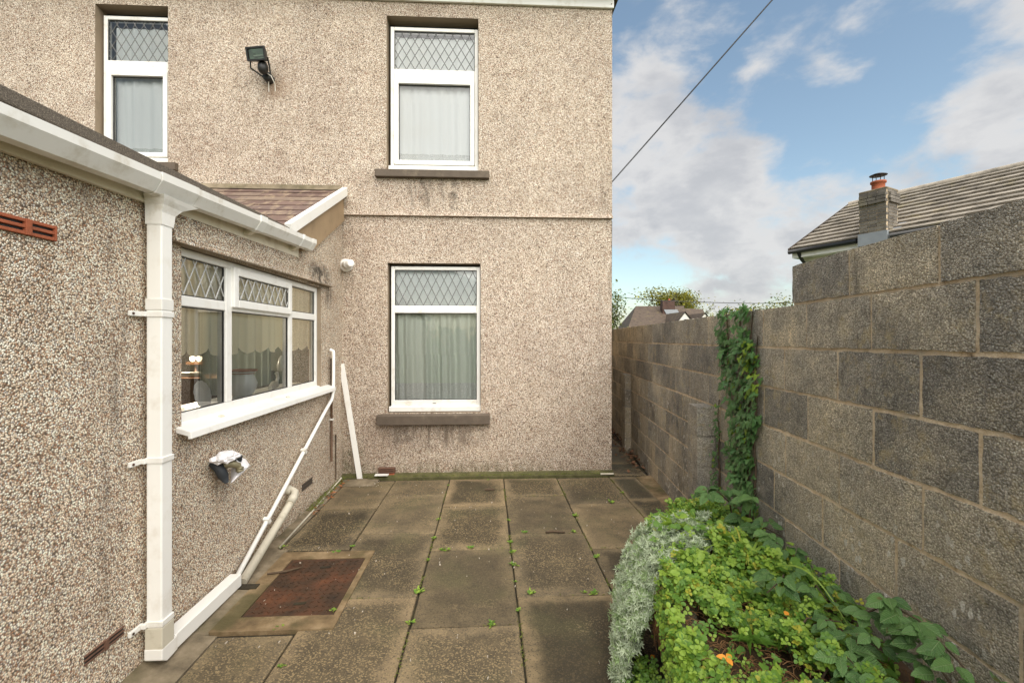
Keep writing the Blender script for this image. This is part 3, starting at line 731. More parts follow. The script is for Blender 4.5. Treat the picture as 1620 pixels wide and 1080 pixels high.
MB().prism([(XE + .0455, 2.51, 2.091), (XE + .0455, 2.51, 2.0885), (XE - .03, 2.51, 2.0885), (XE - .03, 2.51, 2.092)], (0, 2.44, .0345)).build('hood_soffit', M['reveal'], ext)
# flat roof: felt upstand, sloping a little, with a fascia
def zr(y): return 2.434 + (y - 1.63) * .028
fr = MB(); fr.hexa([(-6.5, -1.7, zr(-1.7) - .10), (-1.575, -1.7, zr(-1.7) - .085), (-1.575, 4.28, zr(4.28) - .075), (-6.5, 4.28, zr(4.28) - .10),
                    (-6.5, -1.7, zr(-1.7) + .02), (-1.625, -1.7, zr(-1.7)), (-1.625, 4.28, zr(4.28)), (-6.5, 4.28, zr(4.28) + .02)])
fr.build('flat_roof', M['felt'], ext, bevel=.012)
MB().hexa([(-1.655, -1.7, 2.12), (-1.632, -1.7, 2.12), (-1.632, 4.10, 2.285), (-1.655, 4.10, 2.285), (-1.655, -1.7, 2.34), (-1.632, -1.7, 2.34), (-1.632, 4.10, 2.44), (-1.655, 4.10, 2.44)]).build('fascia_board', M['upvc_cream'], ext)
MB().hexa([(-1.625, 2.52, zr(2.5) - .105), (-1.56, 2.52, zr(2.5) - .105), (-1.56, 2.9, zr(2.9) - .115), (-1.625, 2.9, zr(2.9) - .105), (-1.625, 2.52, zr(2.5) - .098), (-1.56, 2.52, zr(2.5) - .098), (-1.56, 2.9, zr(2.9) - .106), (-1.625, 2.9, zr(2.9) - .098)]).build('packing_strip', M['barge_end'], ext)
# slate lean-to between the flat roof and the house
le = thing('slate_lean_to', (-2.4, 4.7, 2.5), 'small slate lean-to roof with white bargeboard tucked against the house wall', 'lean-to roof')
TOP = Vector((0, 5.38, 3.27)); BOT = Vector((0, 3.90, 2.50)); sl = (BOT - TOP); slen = sl.length; sdn = sl.normalized(); snm = Vector((1, 0, 0)).cross(sdn); snm = snm if snm.z > 0 else -snm
dk = MB(); dk.prism([(-4.4, TOP.y, TOP.z - .012), (-4.4, BOT.y, BOT.z - .012), (-4.4, BOT.y, BOT.z - .05), (-4.4, TOP.y, TOP.z - .05)], (2.76, 0, 0)); dk.build('roof_deck', M['interior_dark'], le)
sme = MB(); sme.box(-.147, .147, -.135, .135, -.004, .004); slate_me = sme.mesh('slate', M['slate'])
rot = Matrix((Vector((1, 0, 0)), -sdn, snm)).transposed().to_euler()
ncourse = 8
for c in range(ncourse):
    d = .10 + c * .213
    for i in range(10):
        x = -1.80 - i * .30 + (.15 if c % 2 else 0)
        if x + .147 > -1.645: 
            w = 1 - (x + .147 + 1.645) / .294; x = (x - .147 - 1.645) / 2; sx = w
        else: sx = 1
        p = TOP + sdn * d + snm * (.006 + random.uniform(0, .003)); p.x = x
        e = Euler(rot); m = e.to_matrix() @ Matrix.Rotation(-.035 + random.uniform(-.006, .006), 3, 'X')
        place('slate', slate_me, le, p, m.to_euler(), (sx, 1, 1))
fl2 = MB(); fl2.prism([(-4.4, 5.384, 3.33), (-4.4, 5.35, 3.275), (-4.4, 5.30, 3.252), (-4.4, 5.384, 3.262)], (2.74, 0, 0)); fl2.build('mortar_fillet', M['cement'], le)
bg_ = MB(); o = Vector((-1.648, 0, 0))
def bq(t, h, x): return Vector((x, 0, 0)) + TOP + sdn * t + snm * h
bg_.hexa([bq(-.02, -.055, -1.655), bq(-.02, -.055, -1.60), bq(slen + .02, -.055, -1.60), bq(slen + .02, -.055, -1.655), bq(-.02, .035, -1.655), bq(-.02, .035, -1.60), bq(slen + .02, .035, -1.60), bq(slen + .02, .035, -1.655)])
bg_.build('bargeboard', M['upvc_clean'], le, bevel=.004)
MB().obox((-1.71, 3.885, 2.485), (.085, 0, 0), (0, .035, .012), (0, 0, .012)).build('batten_end', M['upvc_cream'], le)
gb = MB()
t0, t1 = .06, slen - .02
gb.prism([bq(t0, -.06, -1.657), bq(t1, -.06, -1.657), bq(t1, -.06, -1.657) + Vector((0, .12, -.13)), Vector((-1.657, 4.45, 2.42)), Vector((-1.657, 5.386, 2.93)), ], (.022, 0, 0))
gb.build('gable_panel', M['gable_render'], le)

# kitchen window
kx = XE - .035
kf = MB()
def kbox(mb, a, b, c, d, x0=kx - .06, x1=kx): mb.box(x0, x1, a, b, c, d)
Y0, Y1, Z0, Z1 = 2.612, 4.711, 1.12, 2.088
for a in ((Y0, Y0 + .045, Z0, Z1), (Y1 - .05, Y1, Z0, Z1), (3.105, 3.175, Z0 + .05, Z1 - .045), (4.06, 4.125, Z0 + .05, Z1 - .045)): kbox(kf, *a)
kbox(kf, Y0 + .045, Y1 - .05, Z1 - .045, Z1); kbox(kf, Y0 + .045, Y1 - .05, Z0, Z0 + .05)
for a, b in ((Y0 + .045, 3.105), (3.175, 4.06), (4.125, Y1 - .05)): kbox(kf, a, b, 1.765, 1.825, kx - .06, kx - .003)
kw = kf.build('window', M['upvc_clean'], ext, bevel=.006)
sh = MB(); q = .055
a, b, c, d = 3.165, 4.072, 1.79, 2.06
for r in ((a, a + q, c, d), (b - q, b, c, d), (a + q, b - q, d - q, d), (a + q, b - q, c, c + q)): kbox(sh, *r, kx - .04, kx + .022)
sh.build('sash', M['upvc_clean'], kw, bevel=.006)
panes = [(Y0 + .045, 3.105, Z0 + .05, 1.765), (3.175, 4.06, Z0 + .05, 1.765), (4.125, Y1 - .05, Z0 + .05, 1.765), (Y0 + .045, 3.105, 1.825, Z1 - .045), (a + q, b - q, c + q, d - q), (4.125, Y1 - .05, 1.825, Z1 - .045)]
for i, (a, b, c, d) in enumerate(panes):
    xg = kx - .02 if i != 4 else kx + .002
    e = .007; gk = MB()
    for r in ((a, a + e, c, d), (b - e, b, c, d), (a + e, b - e, d - e, d), (a + e, b - e, c, c + e)): gk.box(xg - .004, xg + .006, *r)
    gk.build('gasket', M['gasket'], kw)
    p = MB(); p.face([(xg, a, c), (xg, b, c), (xg, b, d), (xg, a, d)]); p.build('pane', M['glass'], kw)
    if i in (3, 4):
        L = MB(); lattice(L, a + e, b - e, c + e, d - e, 0, .103, .175 if i == 3 else .16, .0048, P=lambda u, z, xg=xg: (xg + .006, u, z)); L.build('lead_lattice', M['lead_pale'], kw)
ks = MB(); ks.prism([(kx - .02, 2.565, 1.128), (XE + .075, 2.565, 1.085), (XE + .080, 2.565, 1.048), (XE + .06, 2.565, 1.046), (XE + .06, 2.565, 1.062), (XE - .02, 2.565, 1.085), (kx - .02, 2.565, 1.09)], (0, 2.36, 0))
ks.build('sill', M['upvc_clean'], kw, bevel=.003)
for y in (2.95, 3.9): MB().obox((XE + .02, y, 1.107), (.008, 0, -.0045), (0, .022, 0), (.002, 0, .0035)).build('drain_cover', M['upvc_cream'], kw)
# kitchen interior
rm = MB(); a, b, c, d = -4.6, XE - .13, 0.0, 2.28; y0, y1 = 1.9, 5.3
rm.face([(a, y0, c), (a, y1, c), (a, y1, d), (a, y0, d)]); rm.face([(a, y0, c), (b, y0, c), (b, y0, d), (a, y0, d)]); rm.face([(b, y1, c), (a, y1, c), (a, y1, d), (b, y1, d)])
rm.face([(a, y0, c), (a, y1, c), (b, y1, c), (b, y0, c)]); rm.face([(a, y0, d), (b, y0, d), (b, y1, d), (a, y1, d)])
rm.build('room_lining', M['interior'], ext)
MB().box(XE - .36, XE - .125, 2.55, 4.78, 1.10, 1.145).build('window_board', M['upvc'], ext)
va = MB(); n = 160
def vz(y): return 1.475 + .05 * (1 - abs(math.sin((y - 2.60) * PI / .20)) ** .6)
for i in range(n):
    ya, yb = 2.56 + 2.2 * i / n, 2.56 + 2.2 * (i + 1) / n
    fxx = lambda y: XE - .098 + .008 * math.sin(y * 55) + .006 * math.sin(y * 23 + 1)
    va.face([(fxx(ya), ya, vz(ya)), (fxx(yb), yb, vz(yb)), (fxx(yb), yb, 2.07), (fxx(ya), ya, 2.07)], 0, True)
va.build('scalloped_valance', M['valance'], label='cream valance curtain with scalloped hem across the kitchen window', cat='curtain')
cu = MB()
for i in range(60):
    ya, yb = 3.48 + 1.1 * i / 60, 3.48 + 1.1 * (i + 1) / 60
    fxx = lambda y: XE - .42 + .02 * math.sin(y * 48)
    cu.face([(fxx(ya), ya, 1.15), (fxx(yb), yb, 1.15), (fxx(yb), yb, 2.05), (fxx(ya), ya, 2.05)], 0, True)
cu.build('sheer_curtain', net_mat('grey_sheer', (.16, .18, .16), .72), label='grey sheer curtain behind the middle and right panes of the kitchen window', cat='curtain')
jg = thing('jug', (XE - .22, 3.66, 1.146), 'white china jug with terracotta rim on the kitchen window ledge', 'jug')
MB().lathe((XE - .22, 3.66, 1.146), [(0, 0), (.06, 0), (.07, .01), (.10, .06), (.105, .10), (.085, .15), (.075, .165), (.10, .19)], 22).build('body', M['ceramic'], jg)
MB().lathe((XE - .22, 3.66, 1.146), [(.100, .188), (.108, .20), (.095, .203), (.085, .17)], 22).build('rim', M['terracotta'], jg)
MB().tube([(XE - .22, 3.755, 1.30), (XE - .22, 3.815, 1.32), (XE - .22, 3.825, 1.34)], [.02, .014, .012], 8).build('spout', M['ceramic'], jg)
ds = MB(); cc = Vector((XE - .17, 3.10, 1.225)); nn = 40
ring = []
for k in range(nn):
    a_ = 2 * PI * k / nn; r_ = .085 + .006 * abs(math.sin(a_ * 6))
    ring.append(cc + Vector((-.02 * math.sin(a_) - .01, math.cos(a_) * r_, math.sin(a_) * r_)))
inner = [cc + (p - cc) * .55 + Vector((-.018, 0, 0)) for p in ring]
for k in range(nn):
    k2 = (k + 1) % nn; ds.face([ring[k], ring[k2], inner[k2], inner[k]], 0, True)
ds.face(inner)
ds.build('fluted_dish', M['ceramic'], label='white fluted dish propped on edge behind the left kitchen pane', cat='dish')
orn = thing('ornament', (XE - .2, 4.15, 1.146), 'small white bird shaped ornament on the kitchen window ledge', 'ornament')
MB().tube([(XE - .2, 4.07, 1.16), (XE - .2, 4.15, 1.185), (XE - .2, 4.21, 1.175)], [.02, .035, .018], 10).build('body', M['ceramic'], orn)
MB().tube([(XE - .2, 4.19, 1.19), (XE - .2, 4.22, 1.24), (XE - .2, 4.20, 1.285), (XE - .2, 4.17, 1.28)], [.017, .013, .015, .008], 9).build('neck', M['ceramic'], orn)
tsl = thing('tassel', (XE - .17, 4.25, 1.40), 'white hanging tassel behind the middle kitchen pane near the frame', 'tassel')
MB().lathe((XE - .17, 4.25, 1.30), [(.0, 0), (.045, .0), (.05, .05), (.035, .11), (.018, .135), (0, .14)], 12).build('skirt', M['ceramic'], tsl)
MB().tube([(XE - .17, 4.25, 1.43), (XE - .17, 4.25, 1.75)], .003, 5).build('cord', M['white_cable'], tsl)
ch = thing('dining_chair', (XE - .75, 3.45, 0), 'cream framed chair back seen through the left kitchen pane', 'chair')
MB().tube([(XE - .55, 3.15, .45), (XE - .55, 3.15, 1.20), (XE - .55, 3.22, 1.30), (XE - .55, 3.40, 1.33), (XE - .55, 3.70, 1.31), (XE - .55, 3.79, 1.22), (XE - .55, 3.79, .45)], .017, 8).build('back_frame', M['cushion'], ch)
MB().box(XE - .98, XE - .55, 3.16, 3.78, .42, .47).build('seat', M['cushion'], ch)
for x in (XE - .96, XE - .57):
    for y in (3.18, 3.76): MB().box(x - .018, x + .018, y - .018, y + .018, 0.0, .42).build('leg', M['cushion'], ch)
m, nt = newmat('lit_bulb'); em = node(nt, 'ShaderNodeEmission', {}, {0: (1, .80, .52, 1), 1: 1.6}); node(nt, 'ShaderNodeOutputMaterial', {}, {0: em.outputs[0]}); M['bulb'] = m
lp = thing('table_lamp', (-2.6, 4.30, 1.24), 'small lit two-bulb lamp on the cupboard deep inside the kitchen behind the left pane', 'lamp')
for dy in (0, .13):
    MB().lathe((-2.635 + dy * .45, 4.29, 1.38), [(.0, .0), (.014, .004), (.024, .025), (.020, .045), (0, .05)], 12).build('bulb', M['bulb'], lp)
kl = bpy.data.lights.new('lamp_light', 'POINT'); kl.energy = 13; kl.color = (1, .84, .62); kl.shadow_soft_size = .06
klo = bpy.data.objects.new('lamp_light', kl); COL.objects.link(klo); klo.parent = lp; klo.location = (.01, -.06, .30)
MB().box(-2.68, -2.53, 4.27, 4.31, 1.355, 1.378).lathe((-2.605, 4.29, 1.24), [(0, 0), (.06, 0), (.06, .015), (.012, .03), (.012, .12)], 12).build('stand', M['wood'], lp)
MB().box(-2.75, -2.35, 4.2, 5.25, 0.0, 1.24).build('cupboard', M['wood'], label='dark wooden cupboard inside the kitchen behind the jug', cat='cupboard')

# vents in the extension wall
ab_ = MB(); ab_.box(XE - .02, XE + .002, 1.42, 1.868, 1.955, 2.009)
v1 = ab_.build('air_brick', M['black'], ext, label='terracotta air brick under the gutter')
ab2 = MB()
for z in (1.954, 1.977, 1.999): MB().box(XE - .01, XE + .012, 1.42, 1.868, z, z + .012).build('slat', M['terracotta'], v1, bevel=.002)
for y in (1.42, 1.745, 1.858): MB().box(XE - .012, XE + .015, y, y + (.024 if y == 1.745 else .008), 1.9535, 2.0115).build('divider', M['terracotta'], v1, bevel=.002)
v2 = MB().box(XE - .02, XE + .002, 2.0, 2.205, .240, .276).build('air_brick', M['black'], ext, label='brown slotted air brick low beside the downpipe')
for z in (.237, .254, .271): MB().box(XE - .01, XE + .007, 1.998, 2.207, z, z + .007).build('slat', M['brown_vent'], v2, bevel=.002)
MB().box(XE - .01, XE + .013, 2.095, 2.112, .2365, .2785).build('divider', M['brown_vent'], v2)
v3 = MB().box(XE - .02, XE + .002, 4.24, 4.48, .225, .280).build('air_brick', M['black'], ext, label='small grey air brick near the house corner')
for z in (.222, .247, .272): MB().box(XE - .01, XE + .006, 4.236, 4.484, z, z + .010).build('slat', M['stone_sill'], v3)

# gutter and downpipe
def zg(y): return 2.318 + (y - 1.54) * .0508
gu = thing('gutter', (-1.57, 1.3, 2.3), 'white square section plastic gutter along the flat roof edge', 'gutter')
PROF = [(-1.628, .0), (-1.622, -.075), (-1.575, -.098), (-1.545, -.09), (-1.512, -.035), (-1.512, .0)]
def gutter_run(ya, yb, grow=0.0):
    mb = MB(); c = Vector((-1.57, 0, -.05))
    def P(i, y):
        x, z = PROF[i]; v = Vector((x, 0, z)); v = c + (v - c) * (1 + grow); return (v.x, y, zg(y) + v.z)
    n = len(PROF)
    for i in range(n - 1): mb.face([P(i, ya), P(i, yb), P(i + 1, yb), P(i + 1, ya)])
    inner = [(-1.624, 0), (-1.618, -.072), (-1.575, -.093), (-1.548, -.086), (-1.518, -.034), (-1.518, 0)]
    def Q(i, y): x, z = inner[i]; return (x, y, zg(y) + z)
    for i in range(n - 1): mb.face([Q(i + 1, ya), Q(i + 1, yb), Q(i, yb), Q(i, ya)])
    mb.face([P(n - 1, ya), P(n - 1, yb), Q(n - 1, yb), Q(n - 1, ya)])
    for y in (ya, yb): mb.face([P(i, y) for i in range(n)])
    return mb
gutter_run(-1.7, 2.235).build('channel', M['upvc'], gu); gutter_run(2.52, 4.10).build('channel', M['upvc'], gu)
gutter_run(2.24, 2.515, .06).build('outlet_box', M['upvc'], gu)
gutter_run(3.18, 3.27, .10).build('union_clip', M['upvc_clean'], gu); gutter_run(3.90, 3.93, .08).build('union_clip', M['upvc_clean'], gu)
gutter_run(4.101, 4.18, .07).build('end_cap', M['upvc_clean'], gu)
for y in (3.22, 3.95): MB().hexa([(-1.632, y - .02, zg(y) - .13), (-1.60, y - .02, zg(y) - .115), (-1.60, y + .02, zg(y) - .115), (-1.632, y + .02, zg(y) - .13), (-1.632, y - .02, zg(y) - .09), (-1.57, y - .02, zg(y) - .098), (-1.57, y + .02, zg(y) - .098), (-1.632, y + .02, zg(y) - .09)]).build('bracket', M['upvc_cream'], gu)
dp = thing('downpipe', (-1.59, 2.31, 0), 'white square downpipe with wall clips running down from the gutter', 'downpipe')
DX0, DX1, DY0, DY1 = -1.632, -1.560, 2.268, 2.345
MB().box(DX0, DX1, DY0, DY1, .10, 2.20).build('pipe', M['upvc_clean'], dp, bevel=.006)
hp = MB()                                                        # swept outlet hopper
def ringpts(z, y0, y1, x0, x1): return [(x0, y0, z), (x1, y0, z), (x1, y1, z), (x0, y1, z)]
lv_ = [(2.268, 2.235, 2.50, -1.622, -1.528), (2.25, 2.25, 2.455, -1.628, -1.535), (2.225, 2.262, 2.40, -1.634, -1.548), (2.19, 2.265, 2.362, -1.635, -1.557), (2.13, 2.265, 2.349, -1.635, -1.557)]
for A_, B_ in zip(lv_, lv_[1:]):
    a_, b_ = ringpts(*A_), ringpts(*B_)
    for i in range(4): hp.face([b_[i], b_[(i + 1) % 4], a_[(i + 1) % 4], a_[i]])
hp.build('hopper', M['upvc'], dp)
for z in (1.70, 1.0, .218):
    cl = MB(); cl.box(DX0 - .003, DX1 + .006, DY0 - .005, DY1 + .005, z - .014, z + .014); cl.box(-1.655, -1.640, DY0 - .085, DY0 - .005, z - .012, z + .012); cl.box(-1.64, -1.622, DY0 - .022, DY0 - .0052, z - .012, z + .012)
    c_ = cl.build('pipe_clip', M['upvc'], dp, bevel=.003)
    MB().tube([(-1.641, DY0 - .07, z), (-1.636, DY0 - .07, z)], .006, 8).build('screw', M['rust'], c_)
MB().box(DX0 - .003, DX1 + .004, DY0 - .004, DY1 + .004, 1.72, 1.775).build('socket', M['upvc'], dp, bevel=.003)
sh_ = MB(); sh_.box(DX0 - .004, DX1 + .005, DY0 - .004, DY1 + .005, .075, .20); sh_.build('shoe_socket', M['cream_pipe'], dp, bevel=.003)
el = MB(); el.prism([(DX0 - .006, DY0 - .006, .10), (DX0 - .006, DY0 - .006, .048), (DX0 - .006, DY0 + .03, .022), (DX0 - .006, DY1 + .03, .028), (DX0 - .006, DY1 + .03, .10)], (DX1 - DX0 + .012, 0, 0))
el.build('elbow', M['upvc'], dp, bevel=.004)
MB().hexa([(DX0, DY1 + .02, .028), (DX1, DY1 + .02, .028), (DX1 - .005, 3.0, .016), (DX0 - .005, 3.0, .016), (DX0, DY1 + .02, .105), (DX1, DY1 + .02, .105), (DX1 - .005, 3.0, .092), (DX0 - .005, 3.0, .092)]).build('ground_pipe', M['upvc_clean'], dp, bevel=.004)

dp.location.y += .04
# waste pipes on the extension wall
w1 = thing('waste_pipe', (XE + .03, 3.1, 0), 'thin white waste pipe dropping beside the window then slanting down to the gully', 'pipe', 'waste pipes on the extension wall')
MB().tube([(XE + .02, 4.93, 1.47), (XE + .055, 4.92, 1.455), (XE + .06, 4.91, 1.40), (XE + .06, 4.905, 1.04), (XE + .055, 4.87, .96), (XE + .05, 4.70, .875), (XE + .045, 3.90, .46), (XE + .042, 3.02, .015)], .0165, 10).build('pipe', M['upvc_clean'], w1)
for t in (.32, .72):
    p = Vector((XE + .05, 4.70, .875)).lerp(Vector((XE + .042, 3.02, .015)), t)
    MB().obox(p, (.022, 0, 0), (0, .012, .007), (0, -.012, .02)).build('clip', M['upvc'], w1)
w2 = thing('waste_pipe', (XE + .08, 3.2, 0), 'thick cream waste pipe with elbow sloping down from the wall to the gully', 'pipe', 'waste pipes on the extension wall')
MB().tube([(XE - .02, 3.93, .335), (XE + .04, 3.93, .335), (XE + .075, 3.91, .325), (XE + .085, 3.86, .30), (XE + .085, 3.80, .275), (XE + .085, 3.07, .022)], .029, 12).build('pipe', M['cream_pipe'], w2)
MB().lathe((XE + .002, 3.93, .335), [(.038, 0), (.038, .03), (.031, .035)], 14, (1, 0, 0)).build('collar', M['cream_pipe'], w2)
MB().tube([(XE + .085, 3.86, .303), (XE + .085, 3.78, .272)], .033, 12).build('collar', M['cream_pipe'], w2)
w3 = thing('cable_conduit', (XE + .02, 4.93, .28), 'dark thin conduit running down the wall right of the slanting pipe', 'conduit')
MB().tube([(XE + .02, 4.97, 1.38), (XE + .02, 4.97, .30)], .012, 8).build('tube', M['wood'], w3)
MB().obox((XE + .022, 4.97, .74), (.018, 0, 0), (0, .022, 0), (0, 0, .008)).build('clip', M['upvc'], w3)
MB().tube([(XE + .015, 5.12, .55), (XE + .015, 5.12, .06)], .007, 6).build('thin_cable', M['twig'], label='thin brown cable hanging low in the wall corner', cat='cable')
MB().tube([(-1.572, 3.60, .010), (-1.60, 4.3, .012), (-1.625, 4.9, .016), (-1.635, 5.28, .035)], .008, 7).build('edge_pipe', M['cream_pipe'], label='thin pipe lying along the mossy slab edge below the extension wall', cat='pipe')
gl = thing('gully', (XE + .06, 3.03, 0), 'small dark drain gully where the pipe ends meet', 'drain')
gm = MB(); gm.box(XE + .005, XE + .20, 3.005, 3.06, -.02, .0145); gm.build('opening', M['joint_soil'], gl)

# leaning white board
bd = MB(); a_ = Vector((-1.44, YF - .085, .002)); b_ = Vector((-1.66, YF - .035, 1.30)); ax = (b_ - a_).normalized()
sidev = Vector((1, 0, 0)); sidev = (sidev - ax * sidev.dot(ax)).normalized(); nv = ax.cross(sidev)
bd.obox((a_ + b_) / 2, sidev * .030, nv * .006, ax * ((b_ - a_).length / 2))
bd.build('trim_board', M['upvc_clean'], label='long white plastic trim strip leaning against the house wall', cat='trim strip', bevel=.002)

# wrapped outside tap
tp = thing('outside_tap', (XE + .05, 2.89, .78), 'outside tap wrapped in a torn white polythene bag on the pebbledash', 'tap')
MB().tube([(XE - .01, 2.90, .80), (XE + .05, 2.90, .815), (XE + .10, 2.91, .825), (XE + .125, 2.94, .805), (XE + .13, 2.95, .765)], [.020, .024, .024, .020, .017], 10).build('spout', M['brass'], tp)
for zz in (.772, .788): MB().lathe((XE + .13, 2.95, zz), [(.017, -.005), (.023, -.004), (.023, .004), (.017, .005)], 12).build('ring', M['brass'], tp)
MB().tube([(XE + .08, 2.96, .845), (XE + .12, 2.99, .835)], [.018, .024], 8).build('handle', M['rubber'], tp)
MB().tube([(XE + .005, 2.87, .84), (XE + .05, 2.872, .81), (XE + .07, 2.88, .76), (XE + .075, 2.905, .715)], [.02, .030, .030, .014], 9).build('pipe_wrap', M['rubber'], tp)
rnd_ = random.Random(4)
def crumple(c, rx, ry, rz, mat, name, seed, parent, amp=.3):
    bm = bmesh.new(); bmesh.ops.create_icosphere(bm, subdivisions=3, radius=1)
    r_ = random.Random(seed); ks = [(Vector((r_.uniform(-1, 1), r_.uniform(-1, 1), r_.uniform(-1, 1))) * 5, r_.uniform(0, 6)) for _ in range(7)]
    for v in bm.verts:
        k = 1 + amp * sum(abs(math.sin(v.co.dot(q) + f)) - .6 for q, f in ks) / 3
        v.co = Vector((v.co.x * rx * k, v.co.y * ry * k, v.co.z * rz * k)) + Vector(c)
    me = bpy.data.meshes.new(name); bm.to_mesh(me); bm.free(); me.materials.append(mat)
    return link(name, me, parent)
crumple((XE + .085, 2.875, .872), .055, .10, .030, M['bag'], 'bag_top', 2, tp, .45)
bgm = MB()
pts = [(XE + .10, 2.955, .862), (XE + .12, 3.035, .822), (XE + .11, 3.125, .752), (XE + .10, 3.085, .738), (XE + .10, 3.03, .722), (XE + .09, 2.925, .700), (XE + .11, 2.945, .76), (XE + .115, 2.955, .81)]
cen = Vector((XE + .150, 3.01, .775)); cen2 = Vector((XE + .145, 2.985, .80))
for i in range(8):
    p_, q_ = Vector(pts[i]), Vector(pts[(i + 1) % 8]); m_ = (p_ + q_) / 2 * .55 + cen * .45 + Vector((.012 * math.sin(i * 2.3), 0, .006 * math.cos(i * 1.7)))
    bgm.face([p_, q_, m_], 0, False); bgm.face([q_, cen, m_], 0, False); bgm.face([cen, p_, m_], 0, False)
    bgm.face([q_, p_, Vector((XE + .045, 3.01, .76))], 0, False)
bgm.build('bag_flap', M['bag'], tp)

# ------------------------------------------------------------------ block wall on the right
AW = R(6.23); wd = Vector((math.sin(AW), math.cos(AW), 0)); wn_ = Vector((-math.cos(AW), math.sin(AW), 0)); WP = Vector((1.559, 2.313, 0))
def wp(s, off, z): v = WP + wd * s + wn_ * off; return Vector((v.x, v.y, z))
bw = thing('block_wall', wp(0, -.05, -.05), 'long grey concrete block boundary wall stepping up a course nearer the camera', 'wall')
S0, S1 = -2.35, 7.6
cr = MB()
def wbox(mb, s0, s1, o0, o1, z0, z1): mb.hexa([wp(s0, o1, z0), wp(s0, o0, z0), wp(s1, o0, z0), wp(s1, o1, z0), wp(s0, o1, z1), wp(s0, o0, z1), wp(s1, o0, z1), wp(s1, o1, z1)])
wbox(cr, S0, S1, -.094, -.0065, -.3, 1.752); wbox(cr, S0, -.012, -.094, -.0065, 1.753, 1.950)
cr.build('mortar', M['mortar'], bw)
def block_mesh(seed, L, D=.10, Hh=.216, mat='block'):
    r_ = random.Random(seed); mb = MB(); nx, nz = 12, 6
    def edge(k): return [r_.uniform(0, .0045) + (.004 if r_.random() < .15 else 0) for _ in range(k + 1)]
    top, bot, lef, rig = edge(nx), edge(nx), edge(nz), edge(nz)
    G = {}
    for i in range(nx + 1):
        for j in range(nz + 1):
            x, z = (i / nx - .5) * L, (j / nz - .5) * Hh
            rim = i in (0, nx) or j in (0, nz)
            if i == 0: x += lef[j] * 1.6
            if i == nx: x -= rig[j] * 1.6
            if j == 0: z += bot[i]
            if j == nz: z -= top[i]
            y = D / 2 - (r_.uniform(.0015, .0035) if rim else r_.uniform(0, .0022))
            if not rim: x += r_.uniform(-.01, .01); z += r_.uniform(-.006, .006)
            G[i, j] = (x, y, z)
    for i in range(nx):
        for j in range(nz): mb.face([G[i + 1, j], G[i, j], G[i, j + 1], G[i + 1, j + 1]], 0, False)
    rim = [(i, 0) for i in range(nx)] + [(nx, j) for j in range(nz)] + [(i, nz) for i in range(nx, 0, -1)] + [(0, j) for j in range(nz, 0, -1)]
    bk = {q: (G[q][0], -D / 2, G[q][2]) for q in rim}
    for a, b in zip(rim, rim[1:] + rim[:1]): mb.face([G[a], G[b], bk[b], bk[a]])
    mb.face([bk[q] for q in rim])
    return mb.mesh('block', M[mat])
BM = {m: [block_mesh(i, 1.0, mat=m) for i in range(5)] for m in ('block', 'block_alley')}
OFFS = {8: .0, 7: -.13, 6: .075, 5: -.14, 4: .065, 3: .185, 2: .064, 1: .185, 0: .06, -1: .2}
wrz = math.atan2(wd.y, wd.x)
for k in range(0, 9):
    z = -.04 + .225 * k + .1125 - (.013 if k == 8 else 0)
    s = OFFS[k] - .44 * 8
    while s < S1:
        a, b = max(s, S0), min(s + .44, S1 if k < 8 else 0.0)
        s += .44
        if b - a < .06: continue
        mid = (a + b) / 2
        mt = 'block_alley' if mid > 3.05 + random.uniform(-.3, .3) else 'block'
        L = b - a - .012
        place('block', random.choice(BM[mt]), bw, wp(mid, -.05 + random.uniform(-.002, .002), z + random.uniform(-.0015, .0015)), (random.uniform(-.004, .004), random.uniform(-.003, .003), wrz), (L, 1, .90 if k == 8 else 1))
def pier(s0, s1, top_k, proj):
    c_ = MB(); wbox(c_, s0 + .006, s1 - .006, -.004, proj - .006, -.3, -.04 + .225 * top_k - .006); c_.build('mortar', M['block'], bw)
    for k in range(0, top_k):
        z = -.04 + .225 * k + .1125
        me = BM['block' if proj > .13 else 'block_alley'][k % 5]
        place('block', me, bw, wp((s0 + s1) / 2, proj / 2 - .001, z), (0, 0, wrz), (s1 - s0, proj / .10 * .98, .985))
pier(1.03, 1.25, 5, .135); pier(4.15, 4.4, 5, .09)

# ------------------------------------------------------------------ raised bed with stone edge
bed = thing('raised_bed', (1.1, 2.0, 0), 'raised garden bed with a low mossy stone edge against the block wall', 'garden bed')
EDGE = [(.62, .9), (.64, 1.3), (.69, 1.65), (.78, 2.02), (.87, 2.38), (.96, 2.72), (1.08, 2.98), (1.28, 3.12), (1.62, 3.10)]
ZB = .43
def ept(t):                                             # along the edge, 0..1
    L = [0.0]
    for a, b in zip(EDGE, EDGE[1:]): L.append(L[-1] + math.dist(a, b))
    d = t * L[-1]
    for i in range(len(EDGE) - 1):
        if d <= L[i + 1] + 1e-9:
            q = (d - L[i]) / (L[i + 1] - L[i]); a, b = EDGE[i], EDGE[i + 1]
            return (a[0] + (b[0] - a[0]) * q, a[1] + (b[1] - a[1]) * q), Vector((b[0] - a[0], b[1] - a[1], 0)).normalized()
    return EDGE[-1], Vector((1, 0, 0))
ELEN = sum(math.dist(a, b) for a, b in zip(EDGE, EDGE[1:]))
ns_ = 13
